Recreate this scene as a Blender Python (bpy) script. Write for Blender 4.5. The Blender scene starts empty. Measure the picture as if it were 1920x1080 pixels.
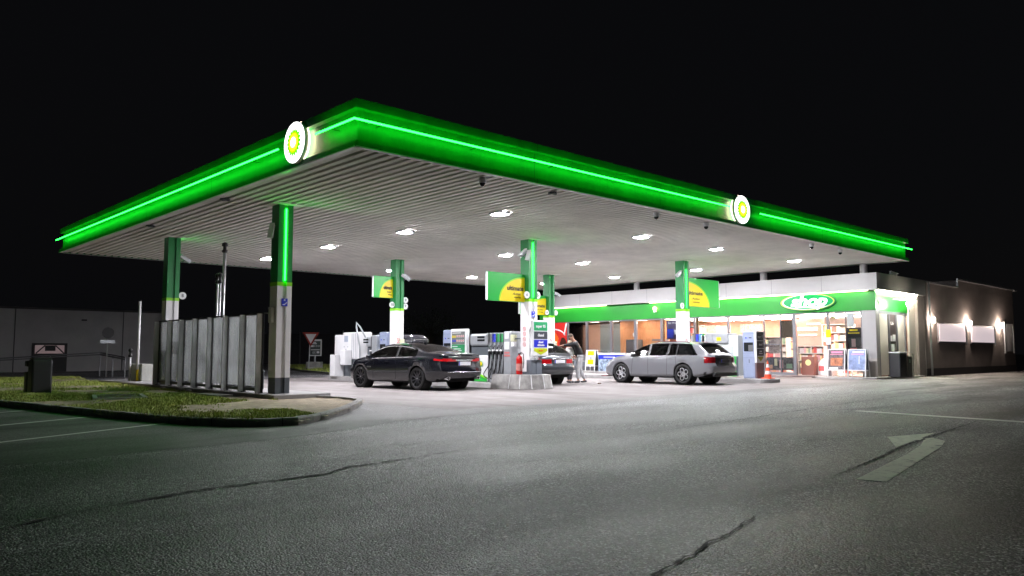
import bpy, bmesh, math, random
from mathutils import Vector, Matrix
R = math.radians
random.seed(7)
S = bpy.context.scene
COL = S.collection
# ------------------------------------------------------------------ camera, sky, exposure
cam_d = bpy.data.cameras.new('camera'); cam = bpy.data.objects.new('camera', cam_d); COL.objects.link(cam)
cam.location = (-7.70, -12.57, 1.25)
cam.rotation_euler = (math.pi/2 + 0.0825, 0, -0.7513)
cam_d.sensor_width = 36; cam_d.lens = 36*1461/1920; cam_d.clip_start = .05; cam_d.clip_end = 2000
S.camera = cam
S.view_settings.view_transform = 'Standard'; S.view_settings.look = 'None'
S.view_settings.exposure = 2.58; S.view_settings.gamma = 1
w = bpy.data.worlds.new('World'); S.world = w; w.use_nodes = True
nt = w.node_tree; bg = nt.nodes['Background']
sky = nt.nodes.new('ShaderNodeTexSky'); sky.sky_type = 'NISHITA'; sky.sun_disc = False
sky.sun_elevation = R(-3.0); sky.sun_rotation = R(140)
mixw = nt.nodes.new('ShaderNodeMix'); mixw.data_type = 'RGBA'; mixw.inputs[0].default_value = .93
nt.links.new(sky.outputs[0], mixw.inputs[6]); mixw.inputs[7].default_value = (.05, .052, .062, 1)
nt.links.new(mixw.outputs[2], bg.inputs[0]); bg.inputs[1].default_value = 0.0092
S.cycles.max_bounces = 7; S.cycles.diffuse_bounces = 4; S.cycles.glossy_bounces = 3
S.cycles.transparent_max_bounces = 14; S.cycles.transmission_bounces = 4
S.cycles.sample_clamp_indirect = 6; S.cycles.caustics_reflective = False; S.cycles.caustics_refractive = False

def gz(x): return .12*min(1, max(0, (x-6)/20))
# ------------------------------------------------------------------ materials
MATS = {}
def mat(name, col=(.5,.5,.5), rough=.5, metal=0, emis=None, es=1, bump=0, bscale=20, var=0, vscale=6, spec=None, coat=0, coord='Object', stretch=None):
    if name in MATS: return MATS[name]
    m = bpy.data.materials.new(name); m.use_nodes = True; t = m.node_tree; b = t.nodes['Principled BSDF']
    b.inputs['Base Color'].default_value = (*col, 1); b.inputs['Roughness'].default_value = rough; b.inputs['Metallic'].default_value = metal
    if spec is not None: b.inputs['Specular IOR Level'].default_value = spec
    if coat: b.inputs['Coat Weight'].default_value = coat; b.inputs['Coat Roughness'].default_value = .04
    if emis: b.inputs['Emission Color'].default_value = (*emis, 1); b.inputs['Emission Strength'].default_value = es
    if var or bump:
        tc = t.nodes.new('ShaderNodeTexCoord'); src = tc.outputs[coord]
        if stretch:
            mp = t.nodes.new('ShaderNodeMapping'); mp.inputs['Scale'].default_value = stretch; t.links.new(src, mp.inputs[0]); src = mp.outputs[0]
    if var:
        n = t.nodes.new('ShaderNodeTexNoise'); n.inputs['Scale'].default_value = vscale; n.inputs['Detail'].default_value = 6; n.inputs['Roughness'].default_value = .65
        t.links.new(src, n.inputs['Vector'])
        r = t.nodes.new('ShaderNodeValToRGB'); r.color_ramp.elements[0].position = .3; r.color_ramp.elements[1].position = .7
        r.color_ramp.elements[0].color = (*[c*(1-var) for c in col], 1); r.color_ramp.elements[1].color = (*[min(1, c*(1+var)) for c in col], 1)
        t.links.new(n.outputs['Fac'], r.inputs[0]); t.links.new(r.outputs[0], b.inputs['Base Color'])
        mr = t.nodes.new('ShaderNodeMapRange'); mr.inputs[3].default_value = max(.03, rough*.8); mr.inputs[4].default_value = min(1, rough*1.2)
        t.links.new(n.outputs['Fac'], mr.inputs[0]); t.links.new(mr.outputs[0], b.inputs['Roughness'])
    if bump:
        n2 = t.nodes.new('ShaderNodeTexNoise'); n2.inputs['Scale'].default_value = bscale; n2.inputs['Detail'].default_value = 4
        t.links.new(src, n2.inputs['Vector'])
        bp = t.nodes.new('ShaderNodeBump'); bp.inputs['Strength'].default_value = bump; bp.inputs['Distance'].default_value = .02
        t.links.new(n2.outputs['Fac'], bp.inputs['Height']); t.links.new(bp.outputs[0], b.inputs['Normal'])
    MATS[name] = m; return m
def glassmat(name, tint=(.9,.95,.95), opacity=.12, rough=.03, body=None):
    m = bpy.data.materials.new(name); m.use_nodes = True; t = m.node_tree; t.nodes.clear()
    o = t.nodes.new('ShaderNodeOutputMaterial'); tr = t.nodes.new('ShaderNodeBsdfTransparent'); tr.inputs[0].default_value = (*tint, 1)
    gl = t.nodes.new('ShaderNodeBsdfGlossy'); gl.inputs['Roughness'].default_value = rough
    fr = t.nodes.new('ShaderNodeFresnel'); fr.inputs[0].default_value = 1.5
    mx = t.nodes.new('ShaderNodeMixShader'); t.links.new(fr.outputs[0], mx.inputs[0]); t.links.new(tr.outputs[0], mx.inputs[1]); t.links.new(gl.outputs[0], mx.inputs[2])
    last = mx
    if body:
        df = t.nodes.new('ShaderNodeBsdfDiffuse'); df.inputs[0].default_value = (*body, 1)
        tl = t.nodes.new('ShaderNodeBsdfTranslucent'); tl.inputs[0].default_value = (*body, 1)
        md = t.nodes.new('ShaderNodeMixShader'); md.inputs[0].default_value = .6; t.links.new(df.outputs[0], md.inputs[1]); t.links.new(tl.outputs[0], md.inputs[2])
        n = t.nodes.new('ShaderNodeTexNoise'); n.inputs['Scale'].default_value = 1.7; n.inputs['Detail'].default_value = 5
        tc = t.nodes.new('ShaderNodeTexCoord'); t.links.new(tc.outputs['Object'], n.inputs['Vector'])
        mr = t.nodes.new('ShaderNodeMapRange'); mr.inputs[1].default_value = .3; mr.inputs[2].default_value = .7
        mr.inputs[3].default_value = opacity*.6; mr.inputs[4].default_value = min(1, opacity*1.4); t.links.new(n.outputs['Fac'], mr.inputs[0])
        m2 = t.nodes.new('ShaderNodeMixShader'); t.links.new(mr.outputs[0], m2.inputs[0]); t.links.new(mx.outputs[0], m2.inputs[1]); t.links.new(md.outputs[0], m2.inputs[2]); last = m2
    t.links.new(last.outputs[0], o.inputs[0]); MATS[name] = m; return m
def emit(name, col, s): 
    if name in MATS: return MATS[name]
    m = bpy.data.materials.new(name); m.use_nodes = True; t = m.node_tree; b = t.nodes['Principled BSDF']
    b.inputs['Base Color'].default_value = (*[min(.8, c) for c in col], 1); b.inputs['Emission Color'].default_value = (*col, 1); b.inputs['Emission Strength'].default_value = s
    MATS[name] = m; return m

def asphalt(name, base, agg, bump, scale, stain=.35, rough=.55):
    m = bpy.data.materials.new(name); m.use_nodes = True; t = m.node_tree; b = t.nodes['Principled BSDF']; L = t.links.new
    tc = t.nodes.new('ShaderNodeTexCoord')
    v = t.nodes.new('ShaderNodeTexVoronoi'); v.inputs['Scale'].default_value = scale; L(tc.outputs['Object'], v.inputs['Vector'])
    sep = t.nodes.new('ShaderNodeSeparateColor'); L(v.outputs['Color'], sep.inputs[0])
    rp = t.nodes.new('ShaderNodeValToRGB'); e = rp.color_ramp.elements
    e[0].position = .0; e[0].color = (*[c*.25 for c in base], 1); e[1].position = .55; e[1].color = (*base, 1)
    x = rp.color_ramp.elements.new(.78); x.color = (*[c*1.9 for c in base], 1); x = rp.color_ramp.elements.new(.93); x.color = (*agg, 1)
    L(sep.outputs[0], rp.inputs[0])
    n = t.nodes.new('ShaderNodeTexNoise'); n.inputs['Scale'].default_value = .35; n.inputs['Detail'].default_value = 7; n.inputs['Roughness'].default_value = .6
    mp = t.nodes.new('ShaderNodeMapping'); mp.inputs['Scale'].default_value = (.5, 1.3, 1); mp.inputs['Rotation'].default_value = (0, 0, R(-10)); L(tc.outputs['Object'], mp.inputs[0]); L(mp.outputs[0], n.inputs['Vector'])
    mr = t.nodes.new('ShaderNodeMapRange'); mr.inputs[1].default_value = .35; mr.inputs[2].default_value = .65; mr.inputs[3].default_value = 1-stain; mr.inputs[4].default_value = 1+stain*.5
    L(n.outputs['Fac'], mr.inputs[0])
    mu = t.nodes.new('ShaderNodeVectorMath'); mu.operation = 'SCALE'; L(rp.outputs[0], mu.inputs[0]); L(mr.outputs[0], mu.inputs['Scale'])
    mp3 = t.nodes.new('ShaderNodeMapping'); mp3.inputs['Scale'].default_value = (.16, .62, 1); mp3.inputs['Rotation'].default_value = (0, 0, R(8)); L(tc.outputs['Object'], mp3.inputs[0])
    n3 = t.nodes.new('ShaderNodeTexNoise'); n3.inputs['Scale'].default_value = 1.0; n3.inputs['Detail'].default_value = 5; n3.inputs['Distortion'].default_value = .6; L(mp3.outputs[0], n3.inputs['Vector'])
    mr3 = t.nodes.new('ShaderNodeMapRange'); mr3.inputs[1].default_value = .38; mr3.inputs[2].default_value = .54; mr3.inputs[3].default_value = .42; mr3.inputs[4].default_value = 1; L(n3.outputs['Fac'], mr3.inputs[0])
    mu3 = t.nodes.new('ShaderNodeVectorMath'); mu3.operation = 'SCALE'; L(mu.outputs[0], mu3.inputs[0]); L(mr3.outputs[0], mu3.inputs['Scale'])
    L(mu3.outputs[0], b.inputs['Base Color']); b.inputs['Specular IOR Level'].default_value = .5
    mrr = t.nodes.new('ShaderNodeMapRange'); mrr.inputs[1].default_value = .35; mrr.inputs[2].default_value = .65; mrr.inputs[3].default_value = rough*.85; mrr.inputs[4].default_value = rough*1.15; L(n.outputs['Fac'], mrr.inputs[0]); L(mrr.outputs[0], b.inputs['Roughness'])
    n2 = t.nodes.new('ShaderNodeTexNoise'); n2.inputs['Scale'].default_value = scale*.8; n2.inputs['Detail'].default_value = 3; L(tc.outputs['Object'], n2.inputs['Vector'])
    ad = t.nodes.new('ShaderNodeMath'); ad.operation = 'SUBTRACT'; L(n2.outputs['Fac'], ad.inputs[0]); L(v.outputs['Distance'], ad.inputs[1])
    bp = t.nodes.new('ShaderNodeBump'); bp.inputs['Strength'].default_value = bump; bp.inputs['Distance'].default_value = .012; L(ad.outputs[0], bp.inputs['Height']); L(bp.outputs[0], b.inputs['Normal'])
    MATS[name] = m; return m
def concrete():
    m = bpy.data.materials.new('apron_concrete'); m.use_nodes = True; t = m.node_tree; b = t.nodes['Principled BSDF']; L = t.links.new
    tc = t.nodes.new('ShaderNodeTexCoord')
    def nz(sc, st, det=6, rot=0):
        mp = t.nodes.new('ShaderNodeMapping'); mp.inputs['Scale'].default_value = st; mp.inputs['Rotation'].default_value = (0, 0, rot); L(tc.outputs['Object'], mp.inputs[0])
        n = t.nodes.new('ShaderNodeTexNoise'); n.inputs['Scale'].default_value = sc; n.inputs['Detail'].default_value = det; n.inputs['Roughness'].default_value = .6; L(mp.outputs[0], n.inputs['Vector']); return n
    a = nz(.5, (1.6, .35, 1)); c = nz(1.1, (1, 1, 1)); d = nz(1.2, (1.8, .12, 1), 4); 
    r = t.nodes.new('ShaderNodeValToRGB'); e = r.color_ramp.elements
    e[0].position = .34; e[0].color = (.135, .12, .116, 1); e[1].position = .6; e[1].color = (.245, .224, .222, 1)
    L(a.outputs['Fac'], r.inputs[0])
    r2 = t.nodes.new('ShaderNodeValToRGB'); r2.color_ramp.elements[0].position = .3; r2.color_ramp.elements[0].color = (.6, .55, .55, 1); r2.color_ramp.elements[1].position = .5; r2.color_ramp.elements[1].color = (1, 1, 1, 1); L(c.outputs['Fac'], r2.inputs[0])
    r3 = t.nodes.new('ShaderNodeValToRGB'); r3.color_ramp.elements[0].position = .36; r3.color_ramp.elements[0].color = (.62, .58, .58, 1); r3.color_ramp.elements[1].position = .48; r3.color_ramp.elements[1].color = (1, 1, 1, 1); L(d.outputs['Fac'], r3.inputs[0])
    m1 = t.nodes.new('ShaderNodeVectorMath'); m1.operation = 'MULTIPLY'; L(r.outputs[0], m1.inputs[0]); L(r2.outputs[0], m1.inputs[1])
    m2 = t.nodes.new('ShaderNodeVectorMath'); m2.operation = 'MULTIPLY'; L(m1.outputs[0], m2.inputs[0]); L(r3.outputs[0], m2.inputs[1])
    # slab joints
    sx = t.nodes.new('ShaderNodeSeparateXYZ'); L(tc.outputs['Object'], sx.inputs[0]); last = m2
    for ax in ('X', 'Y'):
        md = t.nodes.new('ShaderNodeMath'); md.operation = 'PINGPONG'; md.inputs[1].default_value = 2.4; L(sx.outputs[ax], md.inputs[0])
        lt = t.nodes.new('ShaderNodeMath'); lt.operation = 'LESS_THAN'; lt.inputs[1].default_value = .012; L(md.outputs[0], lt.inputs[0])
        mm = t.nodes.new('ShaderNodeMix'); mm.data_type = 'RGBA'; L(lt.outputs[0], mm.inputs[0]); L(last.outputs[0] if last is m2 else last.outputs[2], mm.inputs[6]); mm.inputs[7].default_value = (.1, .09, .09, 1); last = mm
    L(last.outputs[2], b.inputs['Base Color'])
    mrr = t.nodes.new('ShaderNodeMapRange'); mrr.inputs[3].default_value = .62; mrr.inputs[4].default_value = .9; L(c.outputs['Fac'], mrr.inputs[0]); L(mrr.outputs[0], b.inputs['Roughness'])
    n4 = nz(60, (1, 1, 1), 3); bp = t.nodes.new('ShaderNodeBump'); bp.inputs['Strength'].default_value = .12; bp.inputs['Distance'].default_value = .01; L(n4.outputs['Fac'], bp.inputs['Height']); L(bp.outputs[0], b.inputs['Normal'])
    MATS['apron_concrete'] = m; return m

M_asph = asphalt('road_asphalt', (.17, .165, .176), (.9, .9, .93), .75, 66, .55)
M_park = asphalt('parking_asphalt', (.15, .15, .15), (.28, .28, .28), .25, 110, .22, .62)
M_patch = asphalt('patch_asphalt', (.05, .048, .047), (.12, .12, .12), .3, 100, .3, .6)
M_conc = concrete()
M_kerb = mat('kerb_concrete', (.36, .35, .34), .85, bump=.5, bscale=40, var=.35, vscale=3)
M_island = mat('island_concrete', (.36, .35, .35), .7, bump=.3, bscale=40, var=.25, vscale=2)
M_white = mat('white_powder_coat', (.78, .78, .8), .35, var=.05, vscale=2)
M_sat = mat('soffit_metal', (.80, .77, .74), .7, metal=.0, var=.12, vscale=.8)
M_dark = mat('dark_void', (.05, .05, .052), .8)
M_green = mat('green_paint', (.005, .22, .05), .42, var=.22, vscale=1.5, stretch=(1.5, 1.5, .5))
M_band = mat('shop_green', (.02, .28, .032), .35, var=.06, vscale=1)
M_lime = mat('lime_paint', (.28, .75, .02), .4)
M_grey = mat('grey_paint', (.10, .115, .13), .45, var=.15, vscale=3)
M_lgrey = mat('light_grey_metal', (.42, .44, .47), .35, metal=.3, var=.1, vscale=4)
M_steel = mat('galvanised_steel', (.55, .56, .58), .35, metal=.75, var=.2, vscale=6)
M_blk = mat('black_plastic', (.015, .015, .017), .35)
M_rub = mat('black_rubber', (.012, .012, .013), .6)
M_red = mat('red_paint', (.55, .012, .012), .3)
M_yel = mat('yellow_print', (.90, .68, .008), .4)
M_blue = mat('blue_print', (.03, .05, .55), .4)
M_ltblue = mat('blue_grey_panel', (.30, .35, .50), .35, var=.06)
M_scr = mat('screen_dark', (.02, .022, .025), .12)
M_ink = mat('dark_ink', (.03, .03, .035), .6)
M_brown = mat('grey_render', (.26, .228, .22), .9, bump=.4, bscale=60, var=.12, vscale=1.5)
M_plinth = mat('plinth_dark', (.035, .033, .036), .7, var=.2)
M_frame = mat('window_frame_grey', (.20, .20, .225), .4, metal=.4)
M_sal = mat('salmon_wall', (.60, .30, .22), .7, var=.1, vscale=1)
M_wood = mat('warm_wood', (.55, .27, .13), .5, var=.25, vscale=3, stretch=(1, 8, 1))
M_glass = glassmat('clear_glass', (.93, .95, .95))
M_chrome = mat('chrome', (.75, .75, .77), .12, metal=1)

# ------------------------------------------------------------------ mesh helpers
class MB:
    def __init__(s): s.v = []; s.f = []; s.m = []
    def add(s, vs, fs, m=0):
        b = len(s.v); s.v += [tuple(p) for p in vs]; s.f += [tuple(i+b for i in f) for f in fs]; s.m += [m]*len(fs); return s
    def box(s, x0, x1, y0, y1, z0, z1, m=0, M=None):
        vs = [Vector((x, y, z)) for z in (z0, z1) for x, y in ((x0, y0), (x1, y0), (x1, y1), (x0, y1))]
        if M is not None: vs = [M @ p for p in vs]
        return s.add(vs, [(3,2,1,0), (4,5,6,7), (0,1,5,4), (1,2,6,5), (2,3,7,6), (3,0,4,7)], m)
    def quad(s, a, b, c, d, m=0): return s.add([a, b, c, d], [(0,1,2,3)], m)
    def tube(s, pts, r, n=8, m=0, cap=True, r2=None):
        pts = [Vector(p) for p in pts]; N = len(pts); vs = []; up0 = None
        for i, p in enumerate(pts):
            d = (pts[min(i+1, N-1)] - pts[max(i-1, 0)]).normalized()
            if up0 is None: up0 = Vector((0,0,1)) if abs(d.z) < .9 else Vector((1,0,0))
            u = d.cross(up0).normalized(); up0 = u.cross(d).normalized() if True else up0
            vv = up0; rr = r if r2 is None else r + (r2-r)*i/(N-1)
            for k in range(n):
                a = 2*math.pi*k/n; vs.append(p + u*math.cos(a)*rr + vv*math.sin(a)*rr)
        fs = [(i*n+k, i*n+(k+1)%n, (i+1)*n+(k+1)%n, (i+1)*n+k) for i in range(N-1) for k in range(n)]
        if cap: fs += [tuple(range(n-1, -1, -1)), tuple(range((N-1)*n, N*n))]
        return s.add(vs, fs, m)
    def lathe(s, prof, n=20, m=0, M=None, cap=False):
        vs = []; K = len(prof)
        for r, z in prof:
            for k in range(n):
                a = 2*math.pi*k/n; vs.append(Vector((r*math.cos(a), r*math.sin(a), z)))
        if M is not None: vs = [M @ p for p in vs]
        fs = [(i*n+k, i*n+(k+1)%n, (i+1)*n+(k+1)%n, (i+1)*n+k) for i in range(K-1) for k in range(n)]
        if cap: fs += [tuple(range(n-1, -1, -1)), tuple(range((K-1)*n, K*n))]
        return s.add(vs, fs, m)
    def prism(s, poly, h0, h1, m=0, M=None):
        n = len(poly); vs = [Vector((x, y, h0)) for x, y in poly] + [Vector((x, y, h1)) for x, y in poly]
        if M is not None: vs = [M @ p for p in vs]
        return s.add(vs, [tuple(range(n-1, -1, -1)), tuple(range(n, 2*n))] + [(i, (i+1) % n, n+(i+1) % n, n+i) for i in range(n)], m)
    def build(s, name, mats, parent=None, smooth=False, bevel=0, loc=None):
        me = bpy.data.meshes.new(name); off = Vector((0,0,0))
        if parent is not None: off = Vector(parent.get('_o', (0,0,0)))
        if loc is not None: off = Vector(loc)
        me.from_pydata([tuple(Vector(p)-off) for p in s.v], [], s.f)
        if not isinstance(mats, (list, tuple)): mats = [mats]
        for q in mats: me.materials.append(q)
        me.polygons.foreach_set('material_index', s.m)
        if smooth: me.polygons.foreach_set('use_smooth', [True]*len(me.polygons))
        if bevel:
            bm = bmesh.new(); bm.from_mesh(me)
            ed = [e for e in bm.edges if len(e.link_faces) == 2 and e.calc_face_angle(0) > .6]
            bmesh.ops.bevel(bm, geom=ed, offset=bevel, segments=2, affect='EDGES', profile=.5, clamp_overlap=True)
            bm.to_mesh(me); bm.free()
        me.update()
        o = bpy.data.objects.new(name, me); COL.objects.link(o)
        if loc is not None: o.location = loc; o['_o'] = tuple(off)
        if parent is not None:
            o.parent = parent; o['_o'] = tuple(off)
        return o
def tag(o, label=None, cat=None, group=None, kind=None):
    if label: o['label'] = label
    if cat: o['category'] = cat
    if group: o['group'] = group
    if kind: o['kind'] = kind
    return o
def thing(name, label, cat, loc, group=None):
    o = bpy.data.objects.new(name, None); COL.objects.link(o); o.location = loc; o['_o'] = tuple(loc); o.empty_display_size = .3
    return tag(o, label, cat, group)
def copy_tree(o, parent=None):
    c = o.copy(); COL.objects.link(c)
    if parent is not None: c.parent = parent
    for ch in [k for k in bpy.data.objects if k.parent == o]: copy_tree(ch, c)
    return c
def struct(name, mb, m, **k): return tag(mb.build(name, m, **k), kind='structure')
def basis(origin, right, up):
    r = Vector(right).normalized(); u = Vector(up).normalized(); n = r.cross(u)
    return Matrix(((r.x, u.x, n.x, origin[0]), (r.y, u.y, n.y, origin[1]), (r.z, u.z, n.z, origin[2]), (0,0,0,1)))
def text(name, body, origin, right, up, size, m, parent=None, width=None, shear=0, align='CENTER', bold=0, ext=.003):
    cu = bpy.data.curves.new('t', 'FONT'); cu.body = body; cu.size = size; cu.align_x = align; cu.align_y = 'CENTER'; cu.shear = shear; cu.extrude = ext; cu.offset = bold; cu.resolution_u = 3
    o = bpy.data.objects.new('t', cu); COL.objects.link(o)
    dg = bpy.context.evaluated_depsgraph_get(); me = bpy.data.meshes.new_from_object(o.evaluated_get(dg)); bpy.data.objects.remove(o)
    xs = [v.co.x for v in me.vertices]; sx = 1
    if width and xs: sx = width/max(1e-4, max(xs)-min(xs))
    off = Vector(parent.get('_o', (0,0,0))) if parent is not None else Vector((0,0,0))
    B = basis(origin, right, up)
    for v in me.vertices:
        c = v.co.copy(); c.x *= sx; v.co = (B @ c) - off
    me.materials.clear(); me.materials.append(m); me.name = name
    ob = bpy.data.objects.new(name, me); COL.objects.link(ob)
    if parent is not None: ob.parent = parent; ob['_o'] = tuple(off)
    return ob
XL = ((0,-1,0), (0,0,1))   # face looking towards -x
YL = ((1,0,0), (0,0,1))    # face looking towards -y
def sheet(poly, dz, zf=gz):
    bm = bmesh.new(); bm.faces.new([bm.verts.new((x, y, 0)) for x, y in poly]); 
    for kx in (6, 26): bmesh.ops.bisect_plane(bm, geom=bm.verts[:]+bm.edges[:]+bm.faces[:], plane_co=(kx,0,0), plane_no=(1,0,0), dist=1e-5)
    bmesh.ops.triangulate(bm, faces=bm.faces[:]); bm.verts.index_update(); mb = MB()
    up = [f for f in bm.faces]
    mb.add([(v.co.x, v.co.y, zf(v.co.x)+dz) for v in bm.verts], [tuple(v.index for v in (f.verts if f.normal.z >= 0 else reversed(f.verts))) for f in up]); bm.free(); return mb
def ribbon(pts, wd, dz, jit=0):
    mb = MB(); vs = []; n = len(pts)
    for i, (x, y) in enumerate(pts):
        a = pts[max(0, i-1)]; b = pts[min(n-1, i+1)]; dx, dy = b[0]-a[0], b[1]-a[1]; l = math.hypot(dx, dy) or 1
        ww = wd*(1+jit*(random.random()-.5)) * (1 if jit == 0 else min(1, .3+3*min(i, n-1-i)/n))
        for sg in (-1, 1): vs.append((x-dy/l*ww*sg/2, y+dx/l*ww*sg/2, gz(x)+dz))
    return mb.add(vs, [(2*i, 2*i+2, 2*i+3, 2*i+1) for i in range(n-1)])
def densify(pts, step, jit):
    out = []
    for a, b in zip(pts[:-1], pts[1:]):
        k = max(1, int(math.dist(a, b)/step))
        for i in range(k):
            t = i/k; out.append((a[0]+(b[0]-a[0])*t+random.uniform(-jit, jit), a[1]+(b[1]-a[1])*t+random.uniform(-jit, jit)))
    return out+[pts[-1]]

# ------------------------------------------------------------------ ground
g = MB(); xs = [-300, -20, 6, 14, 26, 60, 500]; ys = [-200, -20, 0, 30, 80, 500]
for i in range(len(xs)-1):
    for j in range(len(ys)-1):
        x0, x1, y0, y1 = xs[i], xs[i+1], ys[j], ys[j+1]
        g.quad((x0,y0,gz(x0)), (x1,y0,gz(x1)), (x1,y1,gz(x1)), (x0,y1,gz(x0)))
struct('ground', g, M_asph)
struct('concrete_apron', sheet([(3.08,.78), (26,.78), (26,22), (3.0,22), (2.86,4.17), (2.9,2.8)], .004), M_conc)
kerb_pts = [(-7.5,30), (-4.81,14.75), (-3.92,8.91), (-3.38,5.57), (-2.95,2.92), (-2.52,1.21), (-2.17,.48), (-1.68,-.05), (-1.11,-.11), (-.17,.55), (.87,1.6), (1.98,2.92), (2.6,3.75), (2.80,4.4), (2.78,5.1), (2.6,5.78)]
struct('parking_area', sheet([(-30,-1.2), (-12,-2.4), (-6.83,-2.72), (-5.85,-2.3), (-5.13,-2.33), (-4.22,-2.09), (-3.13,-1.99), (-1.98,-1.77), (.4,-.82), (.9,-.2), (1.9,2.7), (-1,.3), (-3.3,6), (-7.5,30), (-30,30)], .004), M_park)
0 and struct('asphalt_patch', sheet([(-4.3,-5.36), (-3.55,-5.30), (-3.1,-5.04), (-2.77,-5.01), (-2.1,-4.9), (-1.31,-4.73), (-.94,-4.78), (-.36,-4.92), (.3,-5.2), (-.9,-5.75), (-1.9,-5.62), (-3.2,-5.75), (-4.2,-6.1)], .005), M_patch)
struct('joint_strip', sheet([(.5,-.7), (3.1,-.2), (26,.0), (26,.78), (3.08,.78), (2.9,2.8), (2.84,4.0), (2.3,3.1), (1.2,.9)], .0045), asphalt('strip_asphalt', (.11,.105,.10), (.45,.44,.44), .5, 85, .35))
M_crack = mat('crack_tar', (.016,.016,.017), .9)
crA = [(-12,-8), (-6.5,-5.98), (-5.96,-5.7), (-5.48,-5.55), (-4.87,-5.36), (-4.3,-5.34), (-3.55,-5.32), (-3.1,-5.04), (-2.77,-5.01), (-2.1,-4.9), (-1.31,-4.73), (-.94,-4.78), (-.36,-4.92)]
for pts, wd in ((crA, .045), ([(-4.5,-10.2), (-4.05,-9.84), (-3.8,-9.77), (-3.5,-9.72), (-3.17,-9.62), (-2.88,-9.58), (-2.43,-9.46), (-2.04,-9.36)], .02), ([(.16,-8.93), (.77,-8.86), (1.71,-8.71), (2.88,-8.5), (4.04,-8.35), (5.55,-8.17), (8.02,-7.93)], .035), ([(-.41,-4.87), (1.18,-5.1), (3.63,-4.93), (9.17,-4.4), (15.34,-4.06), (24.35,-4.2)], .03)):
    struct('road_crack', ribbon(densify(pts, .07, .016), wd, .0075, 1.3), M_crack)
def worn(name, col, thr, dark=(.09,.09,.09)):
    m = mat(name, col, .6); t = m.node_tree; b = t.nodes['Principled BSDF']; tc = t.nodes.new('ShaderNodeTexCoord')
    n = t.nodes.new('ShaderNodeTexNoise'); n.inputs['Scale'].default_value = 6; n.inputs['Detail'].default_value = 9; n.inputs['Roughness'].default_value = .75; t.links.new(tc.outputs['Object'], n.inputs['Vector'])
    r = t.nodes.new('ShaderNodeValToRGB'); r.color_ramp.elements[0].position = thr-.08; r.color_ramp.elements[0].color = (*dark,1); r.color_ramp.elements[1].position = thr+.08; r.color_ramp.elements[1].color = (*col,1)
    t.links.new(n.outputs['Fac'], r.inputs[0]); t.links.new(r.outputs[0], b.inputs['Base Color']); return m
M_paint = worn('worn_road_paint', (.85,.85,.82), .30, (.3,.3,.3))
M_paint2 = worn('faded_arrow_paint', (.85,.88,.74), .40, (.2,.2,.18))
for a, b in (((-7,5.3), (-3.46,7.09)), ((-9,1.0), (-3.02,4.31)), ((-9.5,-1.9), (-2.57,1.82))):
    struct('parking_line', ribbon([a, b], .10, .007), M_paint)
struct('road_line', ribbon([(8.98,-5.38), (8.0,-12)], .30, .004), M_paint)
struct('road_line', ribbon([(30.89,1.65), (23,-10)], .30, .004), M_paint)
struct('road_arrow', sheet([(.12,-9.17), (.18,-9.44), (3.67,-8.79), (4.38,-8.60), (4.68,-8.34), (4.45,-8.16), (4.2,-8.22), (4.25,-8.36), (3.6,-8.55), (2.48,-8.78)], .004), M_paint2)
struct('road_arrow', sheet([(4.35,-7.82), (3.1,-8.42), (5.5,-8.10)], .0045), M_paint2)

# verge with kerb, soil, grass
M_soil = mat('verge_soil', (.40,.33,.23), .95, bump=.9, bscale=30, var=.4, vscale=5)
inner = kerb_pts
poly = inner + [(2.6,5.8), (1.35,5.8), (1.35,22), (3,30)]
soil = MB(); 
def pin(x, y, P):
    c = False; j = len(P)-1
    for i in range(len(P)):
        if (P[i][1] > y) != (P[j][1] > y) and x < (P[j][0]-P[i][0])*(y-P[i][1])/(P[j][1]-P[i][1])+P[i][0]: c = not c
        j = i
    return c
from mathutils import noise as mn
def sz(x, y): return .085 + .035*mn.noise(Vector((x*.8, y*.8, 0))) + .015*mn.noise(Vector((x*4, y*4, 3)))
st = .2
for i in range(int(13/st)):
    for j in range(int(31/st)):
        x0 = -9+i*st; y0 = -.6+j*st
        if pin(x0+st/2, y0+st/2, poly):
            soil.quad(*[(a, b, sz(a, b)) for a, b in ((x0,y0), (x0+st,y0), (x0+st,y0+st), (x0,y0+st))])
struct('verge', soil, M_soil, smooth=True)
kb = MB(); n = len(kerb_pts); vs = []
kd = densify(kerb_pts, .25, .008)
for i, (x, y) in enumerate(kd):
    a = kd[max(0,i-1)]; b = kd[min(len(kd)-1,i+1)]; dx, dy = b[0]-a[0], b[1]-a[1]; l = math.hypot(dx,dy); nx, ny = -dy/l, dx/l
    jj = random.uniform(-.006,.006)
    for off, z in ((0,-.02), (0+jj,.11), (.02,.135+jj), (.13,.135+jj), (.15,.05)): vs.append((x+nx*off, y+ny*off, z))
kb.add(vs, [(i*5+k, (i+1)*5+k, (i+1)*5+k+1, i*5+k+1) for i in range(len(kd)-1) for k in range(4)])
for i in range(0, len(kd)-1, 4):
    x, y = kd[i]; a = kd[max(0,i-1)]; b = kd[i+1]; dx, dy = b[0]-a[0], b[1]-a[1]; l = math.hypot(dx,dy); dx /= l; dy /= l; nx, ny = -dy, dx
    pr = [(x+nx*o, y+ny*o, z) for o, z in ((-.003,0), (-.003,.112), (.018,.1405), (.132,.1405))]; q_ = [(px_+dx*.014, py_+dy*.014, z_) for px_, py_, z_ in pr]
    kb.add(pr+q_, [(k, k+4, k+5, k+1) for k in range(3)], 1)
struct('kerb', kb, [M_kerb, M_crack])
M_grass = mat('grass_blades', (.40,.47,.10), .6, var=.35, vscale=2.5)
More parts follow.
